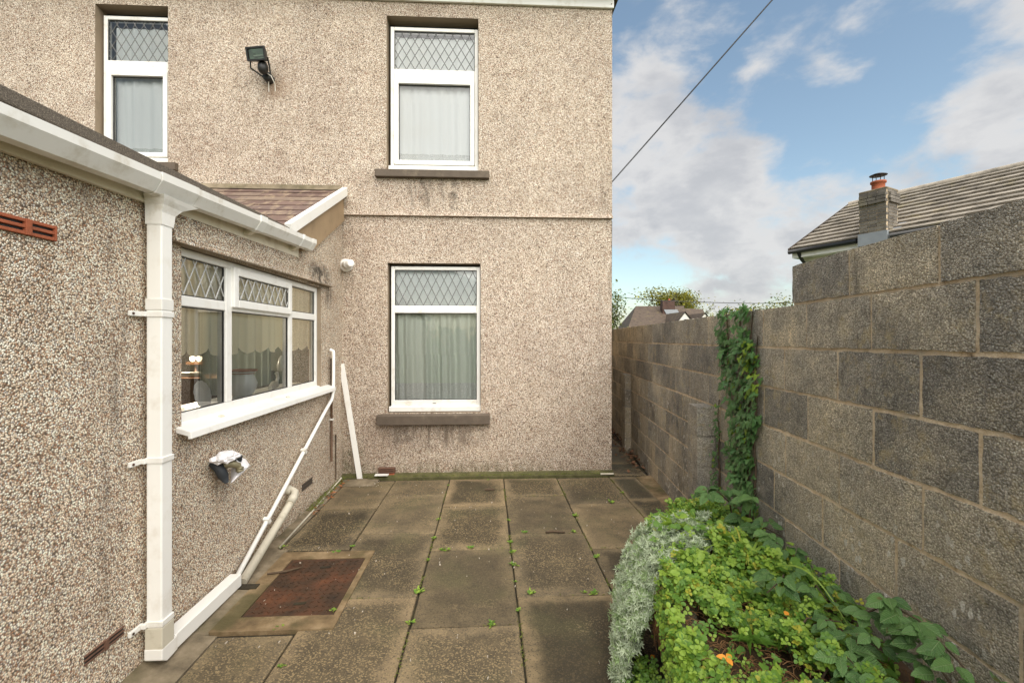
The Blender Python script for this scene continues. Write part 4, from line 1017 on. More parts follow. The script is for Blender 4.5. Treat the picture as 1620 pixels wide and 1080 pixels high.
for row in range(3):
    t = 0.0 if row % 2 == 0 else -.03
    while t < 1:
        ln = random.uniform(.085, .12); a, b = max(t, 0) + .004, min(t + ln, 1) - .004; t += ln
        if b - a < .02: continue
        (p0, d0), (p1, d1) = ept(a), ept(b)
        z0 = -.03 + row * .155; z1 = z0 + .150
        n0 = Vector((d0.y, -d0.x, 0)); n1 = Vector((d1.y, -d1.x, 0)); q = random.uniform(-.012, .012)
        P0_, P1_ = Vector((*p0, 0)), Vector((*p1, 0))
        o0, o1 = P0_ - n0 * q, P1_ - n1 * q
        mb = MB(); w = .13
        mb.hexa([o0 + Vector((0, 0, z0)), o1 + Vector((0, 0, z0)), o1 + n1 * w + Vector((0, 0, z0)), o0 + n0 * w + Vector((0, 0, z0)),
                 o0 + Vector((0, 0, z1)) + n0 * random.uniform(0, .02), o1 + Vector((0, 0, z1)) + n1 * random.uniform(0, .02), o1 + n1 * w + Vector((0, 0, z1)), o0 + n0 * w + Vector((0, 0, z1))])
        mb.build('stone', M['bed_stone'], bed, bevel=.012)
def soil_z(x, y):
    return ZB - .02 + .04 * math.sin(x * 5 + 1) * math.sin(y * 4) + .02 * math.sin(x * 13 + y * 9)
so = MB()
for i in range(24):
    for j in range(30):
        xa, xb = .62 + i * .05, .62 + (i + 1) * .05; ya, yb = .9 + j * .075, .9 + (j + 1) * .075
        def inside(x, y):
            ex = None
            for a, b in zip(EDGE[:7], EDGE[1:7]):
                if a[1] <= y <= b[1]: ex = a[0] + (b[0] - a[0]) * (y - a[1]) / (b[1] - a[1])
            if ex is None: ex = 1.15 if y > 2.9 else .6
            wx = 1.559 + (y - 2.313) * .1091
            return ex + .05 < x < wx + .04 and y < 3.08
        if not inside((xa + xb) / 2, (ya + yb) / 2): continue
        so.face([(xa, ya, soil_z(xa, ya)), (xb, ya, soil_z(xb, ya)), (xb, yb, soil_z(xb, yb)), (xa, yb, soil_z(xa, yb))], 0, True)
so.build('soil', M['soil'], bed)

# ------------------------------------------------------------------ foliage helpers
def frame(n):
    n = Vector(n).normalized(); t = n.orthogonal().normalized(); return n, t, n.cross(t)
def leaf_quad(mb, p, d, n, L, W, mi, bend=.25):          # a folded, tapered leaf: 2 quads meeting at the midrib
    d = d.normalized(); s = d.cross(n).normalized(); n = s.cross(d)
    tip = p + d * L - n * L * bend; m1 = p + d * L * .45 + n * L * .04
    a, b = m1 + s * W / 2 + n * W * .14, m1 - s * W / 2 + n * W * .14
    mb.face([p, a, tip], mi, True); mb.face([p, tip, b], mi, True)
def round_leaf(mb, p, d, n, L, W, mi):
    d = d.normalized(); s = d.cross(n).normalized(); n = s.cross(d)
    q = [p, p + d * L * .30 + s * W * .46 + n * L * .06, p + d * L * .75 + s * W * .42 + n * L * .03, p + d * L - n * L * .10, p + d * L * .75 - s * W * .42 + n * L * .03, p + d * L * .30 - s * W * .46 + n * L * .06]
    m_ = p + d * L * .55 - n * L * .02
    mb.face([q[0], q[1], q[2], m_], mi, True); mb.face([q[0], m_, q[4], q[5]], mi, True); mb.face([m_, q[2], q[3]], mi, True); mb.face([m_, q[3], q[4]], mi, True)
rg = random.Random(21)
def rv(): return Vector((rg.uniform(-1, 1), rg.uniform(-1, 1), rg.uniform(-1, 1)))

# silver mat spilling over the edge
sil = MB()
def edge_at_y(y):
    for a, b in zip(EDGE[:7], EDGE[1:7]):
        if a[1] <= y <= b[1]: return a[0] + (b[0] - a[0]) * (y - a[1]) / (b[1] - a[1])
    return 1.2
def mat_point(y, v):                                     # v: 0 at the ground outside, 1 on the lip, up to 2 inwards on the bed
    ex = edge_at_y(y)
    if v <= 1:
        r_ = .215 * (1 - v) ** .75 + .05 * math.sin(PI * v)
        return Vector((ex + .02 - r_, y - .15 * r_, .015 + (ZB + .06) * v ** .9 + .012 * math.sin(y * 31 + v * 9))), Vector((-1, -.45, .45 + v * .5)).normalized()
    q = v - 1
    return Vector((ex + .02 + q * .34, y - .02, ZB + .055 + .035 * math.sin(q * 2.6) + .015 * math.sin(y * 23 + q * 11))), Vector((-.35 + q * .4, -.3, 1)).normalized()
cnt = 0
while cnt < 5000:
    y = rg.uniform(1.98, 2.70)
    vmax = .62 + (y - 1.98) * 2.9 + .10 * math.sin(y * 17)
    vmax = min(vmax, 1.9 if y < 2.25 else 2.35 if y < 2.62 else 1.9)
    v = rg.uniform(0, vmax)
    if y > 2.55 and v < (y - 2.55) * 2.6: continue
    if rg.random() < .5 and v > 1.75: continue
    p, n = mat_point(y, v)
    p = p + rv() * .022 + n * .035 * (math.sin(p.x * 41 + p.z * 29) * math.sin(p.y * 37)); n = (n + rv() * .6).normalized()
    n_, t, b = frame(n)
    k = rg.choice((5, 6, 7)); ph = rg.uniform(0, 6)
    mi = 0 if rg.random() < .74 else 1
    for i in range(k):
        a_ = ph + i * 2 * PI / k * 1.0; up = rg.uniform(.2, 1.1)
        d = (t * math.cos(a_) + b * math.sin(a_) + n_ * up)
        leaf_quad(sil, p + n_ * .004, d, n_, rg.uniform(.016, .032), rg.uniform(.005, .0085), mi, .1)
    cnt += 1
snow = thing('silver_carpet_plant', (.8, 2.45, 0), 'silvery white mat of small leaves spilling over the bed edge onto the slabs', 'plant')
sil.build('foliage', [M['leaf_silver'], M['leaf_sage']], snow, kind='stuff')
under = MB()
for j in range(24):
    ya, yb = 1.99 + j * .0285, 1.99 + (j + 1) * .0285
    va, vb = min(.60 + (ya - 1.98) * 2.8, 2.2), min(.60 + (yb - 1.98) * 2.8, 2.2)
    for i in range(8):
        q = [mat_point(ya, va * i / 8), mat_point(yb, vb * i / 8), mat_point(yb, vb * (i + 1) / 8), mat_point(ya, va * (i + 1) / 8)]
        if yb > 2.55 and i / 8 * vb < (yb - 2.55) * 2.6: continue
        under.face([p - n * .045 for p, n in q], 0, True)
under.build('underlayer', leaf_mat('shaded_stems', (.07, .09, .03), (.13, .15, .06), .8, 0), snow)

# leafy ground cover on the bed
gc = MB()
def trifoliate(mb, p, n, size, mi, k=3):
    n_, t, b = frame(n); ph = rg.uniform(0, 6)
    for i in range(k):
        a_ = ph + i * 2 * PI / k
        d = t * math.cos(a_) + b * math.sin(a_) + n_ * rg.uniform(-.1, .35)
        round_leaf(mb, p + d * size * .08, d, n_, size * rg.uniform(.85, 1.1), size * rg.uniform(.75, .95), mi)
cnt = 0
def inbed(x, y, m=0.0):
    if y < 2.9: ex = edge_at_y(max(.9, y))
    else: ex = 1.05 + (y - 2.9) * 1.3
    return ex - m < x < 1.54 + (y - 2.313) * .1091 and y < 3.13
def patchy(x, y): return math.sin(x * 7.1 + y * 3) + math.sin(y * 8.3 - x * 4) + .7 * math.sin(x * 17 + y * 13)
def mound(x, y):
    return .05 * math.sin(x * 9 + 1.3) * math.sin(y * 7 + .5) + .035 * math.sin(x * 21 + y * 15) + .025 * math.sin(x * 33 - y * 41) + .06 * max(0, math.sin((y - 1.5) * 2.1))
while cnt < 9400:
    x, y = rg.uniform(.62, 1.65), rg.uniform(1.0, 3.12)
    if not inbed(x, y, .02): continue
    pv = patchy(x, y)
    if y < 1.70 and x > .80 and pv < .1 and rg.random() < .8: continue        # bare soil patches near the front
    if pv < -1.7 and rg.random() < .7: continue
    if 2.02 < y < 2.60 and x < edge_at_y(y) + (.06 if y < 2.2 else .28 if y < 2.36 else .42) and rg.random() < .93: continue
    z = ZB + .015 + mound(x, y) + rg.uniform(-.02, .05)
    if x > 1.36 + (y - 2.313) * .1: z -= .05
    big = math.sin(x * 5 + 2) * math.sin(y * 6 + 1) > .25
    size = rg.uniform(.016, .027) if big else rg.uniform(.010, .019)
    mi = rg.choices((0, 1, 2), ((.62, .33, .05) if big else (.50, .44, .06)))[0]
    trifoliate(gc, Vector((x, y, z)), Vector((rg.uniform(-.7, .5), rg.uniform(-1.1, .2), 1)), size, mi, 3 if rg.random() < .8 else 5)
    cnt += 1
for _ in range(34):                                                # rosettes of long leaves among the cover
    x, y = rg.uniform(.8, 1.5), rg.uniform(1.45, 2.9)
    if not inbed(x, y): continue
    p = Vector((x, y, ZB + mound(x, y) + .01)); mi = rg.choice((0, 1, 1))
    for i in range(rg.randint(5, 9)):
        a_ = rg.uniform(0, 6.28); d = Vector((math.cos(a_), math.sin(a_), rg.uniform(.3, 1.1)))
        leaf_quad(gc, p, d, Vector((0, -.2, 1)), rg.uniform(.05, .10), rg.uniform(.010, .024), mi, .35)
for _ in range(260):                                               # broader single leaves standing clear
    x, y = rg.uniform(.75, 1.55), rg.uniform(1.2, 3.0)
    if not inbed(x, y): continue
    a_ = rg.uniform(0, 6.28)
    round_leaf(gc, Vector((x, y, ZB + mound(x, y) + rg.uniform(.03, .075))), Vector((math.cos(a_), math.sin(a_), rg.uniform(-.4, .3))), Vector((rg.uniform(-.6, .2), -.6, 1)), rg.uniform(.03, .05), rg.uniform(.026, .042), rg.choice((0, 1, 1)))
for _ in range(620):                                               # overhang down the stone face near the front
    y = rg.uniform(1.45, 2.12); x = edge_at_y(y) - rg.uniform(-.03, .05)
    z = ZB + .05 - abs(rg.gauss(0, .10))
    if z < .05: continue
    if 1.80 < y < 2.08 and z < .40: continue
    trifoliate(gc, Vector((x, y, z)), Vector((-1, -.5, .6)) + rv() * .4, rg.uniform(.009, .017), rg.choice((0, 0, 1)))
for _ in range(420):                                               # low clump on the slabs in front of the edge
    y = rg.uniform(1.70, 2.08); x = edge_at_y(y) - .09 + rg.gauss(0, .045)
    trifoliate(gc, Vector((x, y, rg.uniform(.01, .15))), Vector((-.4, -.6, 1)) + rv() * .4, rg.uniform(.011, .02), rg.choice((0, 1, 1)))
gco = gc.build('ground_cover', [M['leaf_light'], M['leaf_mid'], M['leaf_yellow']], label='dense fresh green trefoil ground cover filling the raised bed', cat='ground cover', kind='stuff')
straw = MB()
for _ in range(1500):
    y = rg.uniform(1.1, 2.5); x = rg.uniform(.75, 1.4)
    if not inbed(x, y): continue
    p = Vector((x, y, ZB + rg.uniform(0, .05))); d = Vector((rg.uniform(-1, 1), rg.uniform(-1, 1), rg.uniform(-.1, .25))) * rg.uniform(.03, .07)
    straw.tube([p, p + d * .5 + Vector((0, 0, .008)), p + d], .0016, 3, caps=False)
for _ in range(160):
    y = rg.uniform(1.9, 2.3); x = edge_at_y(y) - rg.uniform(-.01, .03)
    p = Vector((x, y, ZB + rg.uniform(-.05, .03))); straw.tube([p, p + Vector((-.02, rg.uniform(-.03, .03), -.05)), p + Vector((rg.uniform(-.03, 0), rg.uniform(-.05, .05), -rg.uniform(.08, .2)))], .0013, 3, caps=False)
straw.build('dead_stems', simple('straw', (.20, .105, .045), .8, .2, .4, 50), label='brown dead stems and litter over the bed soil', cat='litter', kind='stuff')

# leaf meshes
def big_leaf_mesh(name, mats, L=1.0, W=.62, serr=9, seed=1):
    r_ = random.Random(seed); mb = MB(); n = serr
    left, right, mid = [], [], []
    for i in range(n + 1):
        q = i / n; w = W / 2 * math.sin(PI * q ** .78) ** .85 * (1 - .08 * (i % 2)) if 0 < q < 1 else 0
        z = -.35 * q * q * .5 + r_.uniform(-.01, .01)
        mid.append((q * L, 0, z)); left.append((q * L + .02, w, z + w * .28 + r_.uniform(-.015, .015))); right.append((q * L + .02, -w, z + w * .28 + r_.uniform(-.015, .015)))
    for i in range(n):
        mb.face([mid[i], mid[i + 1], left[i + 1], left[i]], 0, True); mb.face([right[i], right[i + 1], mid[i + 1], mid[i]], 0, True)
    return mb.mesh(name, mats)
BL = [big_leaf_mesh('leaf', M['bramble'], seed=i, W=.58 + .05 * i) for i in range(3)]
OL = big_leaf_mesh('leaf', M['orange_leaf'], seed=8)
def orient(d, n):
    x = Vector(d).normalized(); z = (Vector(n) - x * Vector(n).dot(x)).normalized(); y = z.cross(x)
    return Matrix((x, y, z)).transposed().to_euler()
def bramble(label, stems, size, group='brambles in the raised bed'):
    base = Vector(stems[0][0]); t = thing('bramble', base, label, 'bramble', group)
    for pts in stems:
        P = [Vector(p) for p in pts]
        MB().tube(P, [.005 - .003 * i / (len(P) - 1) for i in range(len(P))], 5).build('stem', M['twig'], t)
        seg = [(a, b) for a, b in zip(P, P[1:])]
        for a, b in seg[0 if len(seg) < 3 else 1:]:
            for q in (.15, .4, .65, .9):
                o = a.lerp(b, q); side = (b - a).normalized().cross(Vector((0, 0, 1))).normalized() * rg.choice((1, -1))
                side = Matrix.Rotation(rg.uniform(-.7, .7), 3, 'Z') @ side
                if (o + side * size * 1.4 - WP).dot(wn_) < .012: side = -side
                hub = o + side * size * rg.uniform(.35, .7) + Vector((0, 0, rg.uniform(-.01, .045)))
                for k, ang in enumerate((0, 1.25, -1.25)):
                    d = Matrix.Rotation(ang + rg.uniform(-.25, .25), 3, 'Z') @ side; d.z += rg.uniform(-.55, .05)
                    nrm = Vector((rg.uniform(-.6, 0), rg.uniform(-1.0, -.2), 1))
                    s_ = size * rg.uniform(.7, 1.15) * (1.1 if k == 0 else .85)
                    place('leaf', rg.choice(BL), t, hub + d * .008, orient(d, nrm), (s_, s_, s_))
    return t
bramble('bramble spray with broad leaves at the foot of the ivy', [[(1.50, 2.75, .42), (1.45, 2.72, .60), (1.36, 2.68, .68), (1.24, 2.66, .66)], [(1.52, 2.65, .42), (1.50, 2.58, .64), (1.47, 2.47, .74)], [(1.50, 2.6, .42), (1.47, 2.40, .58), (1.46, 2.24, .60)]], .078)
bramble('bramble trailing through the light green cover in the middle of the bed', [[(1.30, 2.0, .42), (1.28, 1.95, .56), (1.20, 1.84, .60), (1.10, 1.78, .58)], [(1.36, 1.95, .42), (1.36, 1.86, .56), (1.30, 1.72, .58)], [(1.42, 2.30, .42), (1.44, 2.2, .56), (1.45, 2.12, .55)], [(1.15, 1.72, .42), (1.18, 1.66, .55), (1.26, 1.60, .57)]], .060)
bramble('bramble climbing out along the foot of the wall, lowest at the right', [[(1.30, 1.62, .42), (1.32, 1.58, .60), (1.36, 1.52, .68), (1.38, 1.42, .68), (1.37, 1.28, .64), (1.34, 1.14, .60)], [(1.24, 1.58, .42), (1.26, 1.52, .56), (1.28, 1.44, .60)], [(1.38, 1.42, .66), (1.37, 1.34, .58), (1.35, 1.25, .55)], [(1.20, 1.60, .42), (1.18, 1.52, .54), (1.16, 1.42, .55)], [(1.10, 1.50, .42), (1.12, 1.46, .53), (1.20, 1.36, .55)]], .064)
# grass tuft with yellowing blades
gt = thing('grass_tuft', (1.25, 2.25, ZB), 'tuft of long yellowing grass blades in the bed', 'grass tuft')
for i in range(13):
    a_ = rg.uniform(0, 6.28); L = rg.uniform(.15, .27); d = Vector((math.cos(a_), math.sin(a_) * .8, 0)); mb = MB()
    p0 = Vector((1.26, 2.22, ZB + .04)) + d * .015; prev = None
    for k in range(7):
        q = k / 6; p = p0 + d * L * q + Vector((0, 0, L * 1.5 * (q - .72 * q * q))); w = .009 * (1 - q * .9)
        s_ = d.cross(Vector((0, 0, 1))) * w; cur = (p + s_, p - s_)
        if prev: mb.face([prev[0], prev[1], cur[1], cur[0]], 0, True)
        prev = cur
    mb.build('blade', M['leaf_yellow'] if rg.random() < .55 else M['leaf_light'], gt)
mb = MB(); prev = None
for k in range(14):
    q = k / 13; p = Vector((1.28, 2.02, .56)).lerp(Vector((1.33, 1.62, .50)), q) + Vector((0, 0, .10 * math.sin(PI * q))); s_ = Vector((.003, .001, .002)) * (1.4 - q)
    cur = (p + s_, p - s_)
    if prev: mb.face([prev[0], prev[1], cur[1], cur[0]], 0, True)
    prev = cur
mb.build('long_grass', M['leaf_light'], label='single long arching grass blade over the brambles', cat='grass')
ORANGE = [((1.155, 1.84, .56), 'orange leaf standing above the green cover in the middle'), ((1.12, 1.70, .54), 'orange leaf beside the bramble leaves'), ((.80, 1.52, .51), 'three-lobed orange leaf over bare soil at the front'), ((.74, 2.08, .13), 'reddish leaf in the low clump below the stone edge'), ((1.20, 2.35, .53), 'orange leaf near the yellow grass tuft')]
for (p, lab) in ORANGE:
    o = thing('fallen_leaf', p, lab, 'leaf', 'orange leaves in the bed')
    for k in range(3 if 'three' in lab else 1):
        d = Vector((math.cos(k * 2.1 + .6), math.sin(k * 2.1 + .6), .1)); place('leaf', OL, o, p, orient(d, (-.1, -.5, 1)), (.032, .032, .032))

# ivy on the block wall
ivy = thing('ivy', wp(.5, .02, .4), 'ivy climbing the block wall in a dense green strip', 'ivy')
def ivy_mesh(seed, mat):
    r_ = random.Random(seed)
    pts = [(0, .05), (-.28, .42), (-.10, .40), (.18, .50), (.28, .22), (.62, .24), (1.0, 0), (.62, -.24), (.28, -.22), (.18, -.50), (-.10, -.40), (-.28, -.42), (0, -.05)]
    mb = MB(); c = (.22, 0, .05)
    P3 = [(x + r_.uniform(-.04, .04), y + r_.uniform(-.04, .04), -.16 * (x * x + y * y) + abs(y) * .12 + r_.uniform(-.02, .02)) for x, y in pts]
    for i in range(len(P3)): mb.face([P3[i], c, P3[(i + 1) % len(P3)]], 0, True)
    return mb.mesh('leaf', mat)
IV = [ivy_mesh(i, M['ivy']) for i in range(4)]; IVN = [ivy_mesh(9, M['ivy_new'])]
def ivy_spot():
    r_ = rg.random()
    if r_ < .70:                                          # main mass
        z = rg.uniform(.55, 1.58); q = (1.58 - z) / 1.03
        lo, hi = .30 + .06 * q + .05 * math.sin(z * 9), .80 - .32 * max(0, q - .25) - .04 * math.sin(z * 7)
        return rg.uniform(lo, hi), z
    if r_ < .765: z = rg.uniform(1.42, 1.79); return .80 + .02 * math.sin(z * 20) + rg.gauss(0, .015), z
    if r_ < .885: z = rg.uniform(1.42, 1.80); return .42 + (z - 1.42) * .20 + rg.gauss(0, .02), z
    if r_ < .905: z = rg.uniform(1.55, 1.77); return .60 + rg.gauss(0, .012), z
    z = rg.uniform(.45, 1.15); return .93 + .02 * math.sin(z * 11) + rg.gauss(0, .016 + .02 * max(0, .9 - z)), z
spots = []
while len(spots) < 860:
    q_ = ivy_spot()
    if math.sin(q_[0] * 31 + q_[1] * 9) * math.sin(q_[1] * 23 - q_[0] * 12) < -.72: continue
    spots.append(q_)
restv = MB()
for i, (s, z) in enumerate(spots):
    off = rg.uniform(.012, .07)
    d = wn_ * rg.uniform(.1, .6) + wd * rg.uniform(-.8, .8) + Vector((0, 0, rg.uniform(-1.0, -.1)))
    nrm = wn_ + Vector((0, -.25, .55)) + rv() * .35
    sz = rg.uniform(.034, .056) * (.65 if s > .88 else 1)
    young = (s < .44 and z > 1.25 and rg.random() < .55) or rg.random() < .03
    if i < 297:
        place('leaf', (IVN if young else IV)[0 if young else i % 4], ivy, wp(s, off + .012, z), orient(d, nrm), (sz, sz, sz))
    else:
        e = orient(d, nrm).to_matrix(); me = IV[i % 4]; p0 = wp(s, off * .7, z)
        for pg in me.polygons: restv.face([p0 + e @ (me.vertices[k].co * sz) for k in pg.vertices], 1 if young else 0, True)
restv.build('foliage', [M['ivy'], M['ivy_new']], ivy, kind='stuff')
for s0, s1, za, zb in ((.45, .82, .42, 1.77), (.50, .42, .42, 1.77), (.48, .60, .5, 1.77), (.93, .95, .42, 1.15), (.40, .36, .45, 1.6)):
    pts = [wp(s0 + (s1 - s0) * q + .015 * math.sin(q * 17), .008, za + (zb - za) * q) for q in [k / 10 for k in range(11)]]
    MB().tube(pts, [.007 - .004 * k / 10 for k in range(11)], 5).build('stem', M['twig'], ivy)

# ------------------------------------------------------------------ weeds in the slab joints, litter
weed_me = []
for sd in range(4):
    mb = MB()
    for i in range(20):
        a_ = rg.uniform(0, 6.28); d = Vector((math.cos(a_), math.sin(a_), rg.uniform(.1, .9)))
        round_leaf(mb, Vector((rg.uniform(-.45, .45), rg.uniform(-.35, .35), 0)), d, Vector((0, 0, 1)), rg.uniform(.25, .7), rg.uniform(.12, .34), 0 if rg.random() < .55 else 1)
    weed_me.append(mb.mesh('weed', [M['leaf_light'], M['leaf_mid']]))
WEEDS = [(-.43, 5.05, .035, 'beside the joint nearest the house'), (-.437, 4.10, .04, 'in the second joint, far slabs'), (-.425, 3.72, .05, 'at the corner of four slabs'), (-.33, 3.50, .075, 'wide clump along the slab end'), (-.13, 3.53, .05, 'small pair along the slab end'), (-.43, 3.35, .035, 'in the long joint'),
         (-.43, 2.93, .075, 'taller tuft by the dark slab edge'), (-.425, 2.62, .05, 'at the joint nearest the manhole'), (.02, 2.575, .055, 'along the near slab edge'), (.178, 4.05, .04, 'far middle joint'), (.176, 3.62, .055, 'leafy, middle joint'), (.178, 3.44, .05, 'round, middle joint'),
         (.18, 3.25, .065, 'bright, middle joint'), (.176, 3.02, .03, 'tiny, middle joint'), (.27, 2.88, .06, 'pair beside the middle joint'), (.176, 2.70, .035, 'tiny near the front'), (.30, 3.79, .05, 'flat, beyond the dark twig'), (.70, 3.78, .045, 'in the right hand joint'), (.78, 4.12, .06, 'yellowish, right hand joint'), (.785, 3.33, .055, 'grassy, right hand joint'),
         (.66, 2.86, .06, 'beside the silver plant'), (.60, 2.87, .035, 'thin, beside the silver plant'), (1.20, 4.44, .075, 'spreading clump on the right hand slabs'), (1.38, 4.72, .05, 'flat, near the alley'), (-1.12, 3.50, .06, 'thin, above the manhole'), (-1.56, 3.62, .05, 'at the end of the thin pipe'), (-.90, 2.76, .045, 'on the corner of the manhole'), (-1.15, 2.60, .05, 'yellow, in front of the manhole'), (-1.0, 2.30, .035, 'tiny, front left slabs'), (-1.64, 4.75, .09, 'mossy clump in the wall corner'), (-1.62, 4.55, .07, 'under the small air brick'), (-1.60, 5.15, .07, 'in the house corner'), (-1.03, 3.60, .04, 'beside the joint above the manhole'), (.0, 5.22, .035, 'on the mossy ledge')]
for i, (x, y, s, lab) in enumerate(WEEDS):
    s *= .8
    o = place('weed', weed_me[i % 4], None, (x, y, .004), (0, 0, rg.uniform(0, 6)), (s, s, s * rg.uniform(.6, 1.0)))
    tag(o, 'small green weed ' + lab, 'weed', 'weeds growing in the slab joints')
mo = MB()
for _ in range(2600):                                     # moss and tiny shoots along the joints
    x0, x1, ys = rg.choice(COLS[:4])
    if rg.random() < .72: x = x1 + rg.gauss(0, .006); y = rg.uniform(1.5, 5.2)
    else: x = rg.uniform(x0, x1); y = rg.choice(ys[:-1]) + rg.gauss(0, .006)
    if math.sin(x * 9 + y * 5.3) + math.sin(y * 11) < .15: continue
    p = Vector((x, y, -.004)); d = rv(); d.z = abs(d.z) + .3
    leaf_quad(mo, p, d, Vector((0, 0, 1)), rg.uniform(.008, .02), rg.uniform(.004, .009), 0)
for _ in range(1500):                                     # moss on the ledge and in the corner
    if rg.random() < .6: p = Vector((rg.uniform(-1.6, 1.4), YF - rg.uniform(.03, .09), .022))
    else: p = Vector((-1.66 + rg.uniform(.0, .07), rg.uniform(4.3, 5.35), .02))
    d = rv(); d.z = abs(d.z) + .4
    leaf_quad(mo, p, d, Vector((0, 0, 1)), rg.uniform(.008, .022), rg.uniform(.005, .010), 0)
mo.build('moss', leaf_mat('moss', (.10, .12, .02), (.18, .20, .04), .8, .1), label='moss and tiny shoots lining the slab joints and wall foot', cat='moss', kind='stuff')
gr = MB()
for _ in range(520):
    if rg.random() < .55: x, y = -1.43 + rg.gauss(0, .10), 5.17 + rg.gauss(0, .055)
    else: x, y = rg.uniform(-1.4, 1.3), rg.uniform(1.9, 5.2)
    if y > 5.29 or x < -1.62: continue
    r_ = rg.uniform(.002, .0055); gr.obox((x, y, .002 + r_ * .5), rv().normalized() * r_, (0, r_, 0), (0, 0, r_ * .7))
gr.build('grit', simple('pale_grit', (.50, .44, .36), .9, .2, .5, 300), label='loose pale grit fallen from the pebbledash onto the slabs', cat='grit', kind='stuff')
hp_ = MB()
for i in range(10):
    for j in range(20):
        def hz(u, v): 
            r = math.hypot((u - .5) * 2, (v - .5) * 2); return .004 + .035 * max(0, 1 - r * r) + .004 * math.sin(u * 31) * math.sin(v * 27)
        def hq(a, b): return (-1.62 + .40 * b, 5.06 + .25 * a, hz(a, b))
        a, b = i / 10, j / 20
        hp_.face([hq(a, b), hq(a, b + .05), hq(a + .1, b + .05), hq(a + .1, b)], 0, True)
hp_.build('grit_heap', M['cement'], label='low heap of crumbled cement and grit below the leaning white strip', cat='heap', kind='stuff')
def dead_leaves(n, fn, s0, s1): 
    mb = MB()
    for _ in range(n):
        p = fn(); d = rv(); d.z *= .3; round_leaf(mb, p, d, Vector((0, 0, 1)) + rv() * .6, rg.uniform(s0, s1), rg.uniform(s0, s1) * .6, 0)
    return mb
def alley_spot():
    y = rg.uniform(5.45, 8.5); return Vector((1.559 + (y - 2.313) * .1091 - abs(rg.gauss(.02, .09)), y, .006 + rg.uniform(0, .05)))
dead_leaves(260, alley_spot, .03, .06).build('dead_leaves', simple('brown_leaf_litter', (.15, .075, .04), .8, .2, .4, 40), label='brown dead leaves drifted along the wall foot in the alley', cat='leaf litter', kind='stuff')
dead_leaves(40, lambda: Vector((-1.60 + rg.uniform(0, .06), rg.uniform(4.2, 5.2), .022)), .02, .045).build('corner_leaves', M['copper_leaf'], label='small rusty dead leaves along the foot of the extension wall', cat='leaf litter', kind='stuff')
MB().tube([(.47, 3.77, .008), (.53, 3.775, .012), (.63, 3.76, .008)], [.006, .010, .005], 6).build('twig', M['twig'], label='dark twig lying across the joint between two far slabs', cat='twig')
crumple((.02, 4.86, .012), .055, .018, .014, M['twig'], 'curled_leaf', 6, None); tag(bpy.data.objects['curled_leaf'], 'dark curled leaf on the slab below the ground floor window', 'leaf')
MB().box(1.30, 1.45, YF - .10, YF - .085, .02, .034).build('stone_chip', M['upvc_cream'], label='pale stone chip on the ledge at the house corner', cat='stone')

# ------------------------------------------------------------------ neighbouring bungalow with tiled roof
hp0 = Vector((7.83, 11.611, 3.88)); he = Vector((.427, -.904, 0)).normalized(); hn = Vector((.904, .427, 0)).normalized()
nb = thing('bungalow', (9.5, 11.0, 0), 'white house with grey tiled roof rising behind the block wall', 'house')
W2, RISE, LEN = 2.82, 1.54, 8.0
up = Vector((0, 0, 1))
def hb(t, w, z): return Vector((hp0.x, hp0.y, 0)) + he * t + hn * w + up * z
wl = MB(); zt = 3.74
c4 = [hb(.12, .30, 0), hb(LEN, .30, 0), hb(LEN, 2 * W2 - .3, 0), hb(.12, 2 * W2 - .3, 0)]
for i in range(4): wl.face([c4[i], c4[(i + 1) % 4], c4[(i + 1) % 4] + up * zt, c4[i] + up * zt])
wl.face([hb(.12, .30, zt), hb(.12, 2 * W2 - .30, zt), hb(.12, W2, zt + RISE * .92)]); wl.build('wall', M['white_wall'], nb)
wy = (he * -1); slope = (hn * W2 + up * RISE); sl_ = slope.length; su = slope.normalized(); sn = he.cross(su); sn = sn if sn.z > 0 else -sn
rb = MB(); rb.prism([hb(0, 0, 3.85), hb(0, W2, 3.85 + RISE), hb(0, 2 * W2, 3.85), hb(0, W2, 3.73 + RISE)], he * LEN); rb.build('roof', M['tile_brown'], nb); roofo = bpy.data.objects[[o.name for o in nb.children if o.name.startswith('roof')][0]]
tm = MB(); tm.hexa([(-.147, -.17, .000), (.147, -.17, .000), (.147, .16, -.030), (-.147, .16, -.030), (-.147, -.17, .040), (.147, -.17, .040), (.147, .16, -.012), (-.147, .16, -.012)]); tile_me = tm.mesh('tile', M['tile_grey'])
tr_ = Matrix((he, su, sn)).transposed().to_euler()
nrow = 11; gauge = sl_ / nrow
for r_i in range(nrow):
    for c_i in range(26):
        p = hb(.15 + c_i * .30 + (.0 if r_i % 2 else .0), 0, 3.885) + su * (gauge * (r_i + .5)) + sn * .022
        place('tile', tile_me, roofo, p, tr_, (1, 1, 1))
rg_ = MB(); rg_.tube([hb(-.02, W2, 3.90 + RISE), hb(LEN, W2, 3.90 + RISE)], .085, 8); rg_.build('ridge', M['tile_grey'], nb)
vg = MB(); vg.hexa([hb(-.06, -.06, 3.80), hb(-.02, -.06, 3.80), hb(-.02, W2, 3.80 + RISE), hb(-.06, W2, 3.80 + RISE), hb(-.06, -.06, 3.915), hb(-.02, -.06, 3.915), hb(-.02, W2, 3.93 + RISE), hb(-.06, W2, 3.93 + RISE)]); vg.build('verge', M['tile_brown'], nb)
gg = MB(); gg.tube([hb(-.03, -.07, 3.82), hb(1.52, -.07, 3.82)], .055, 8); gg.tube([hb(2.18, -.07, 3.82), hb(LEN, -.07, 3.82)], .055, 8); gg.build('gutter', M['black'], nb)
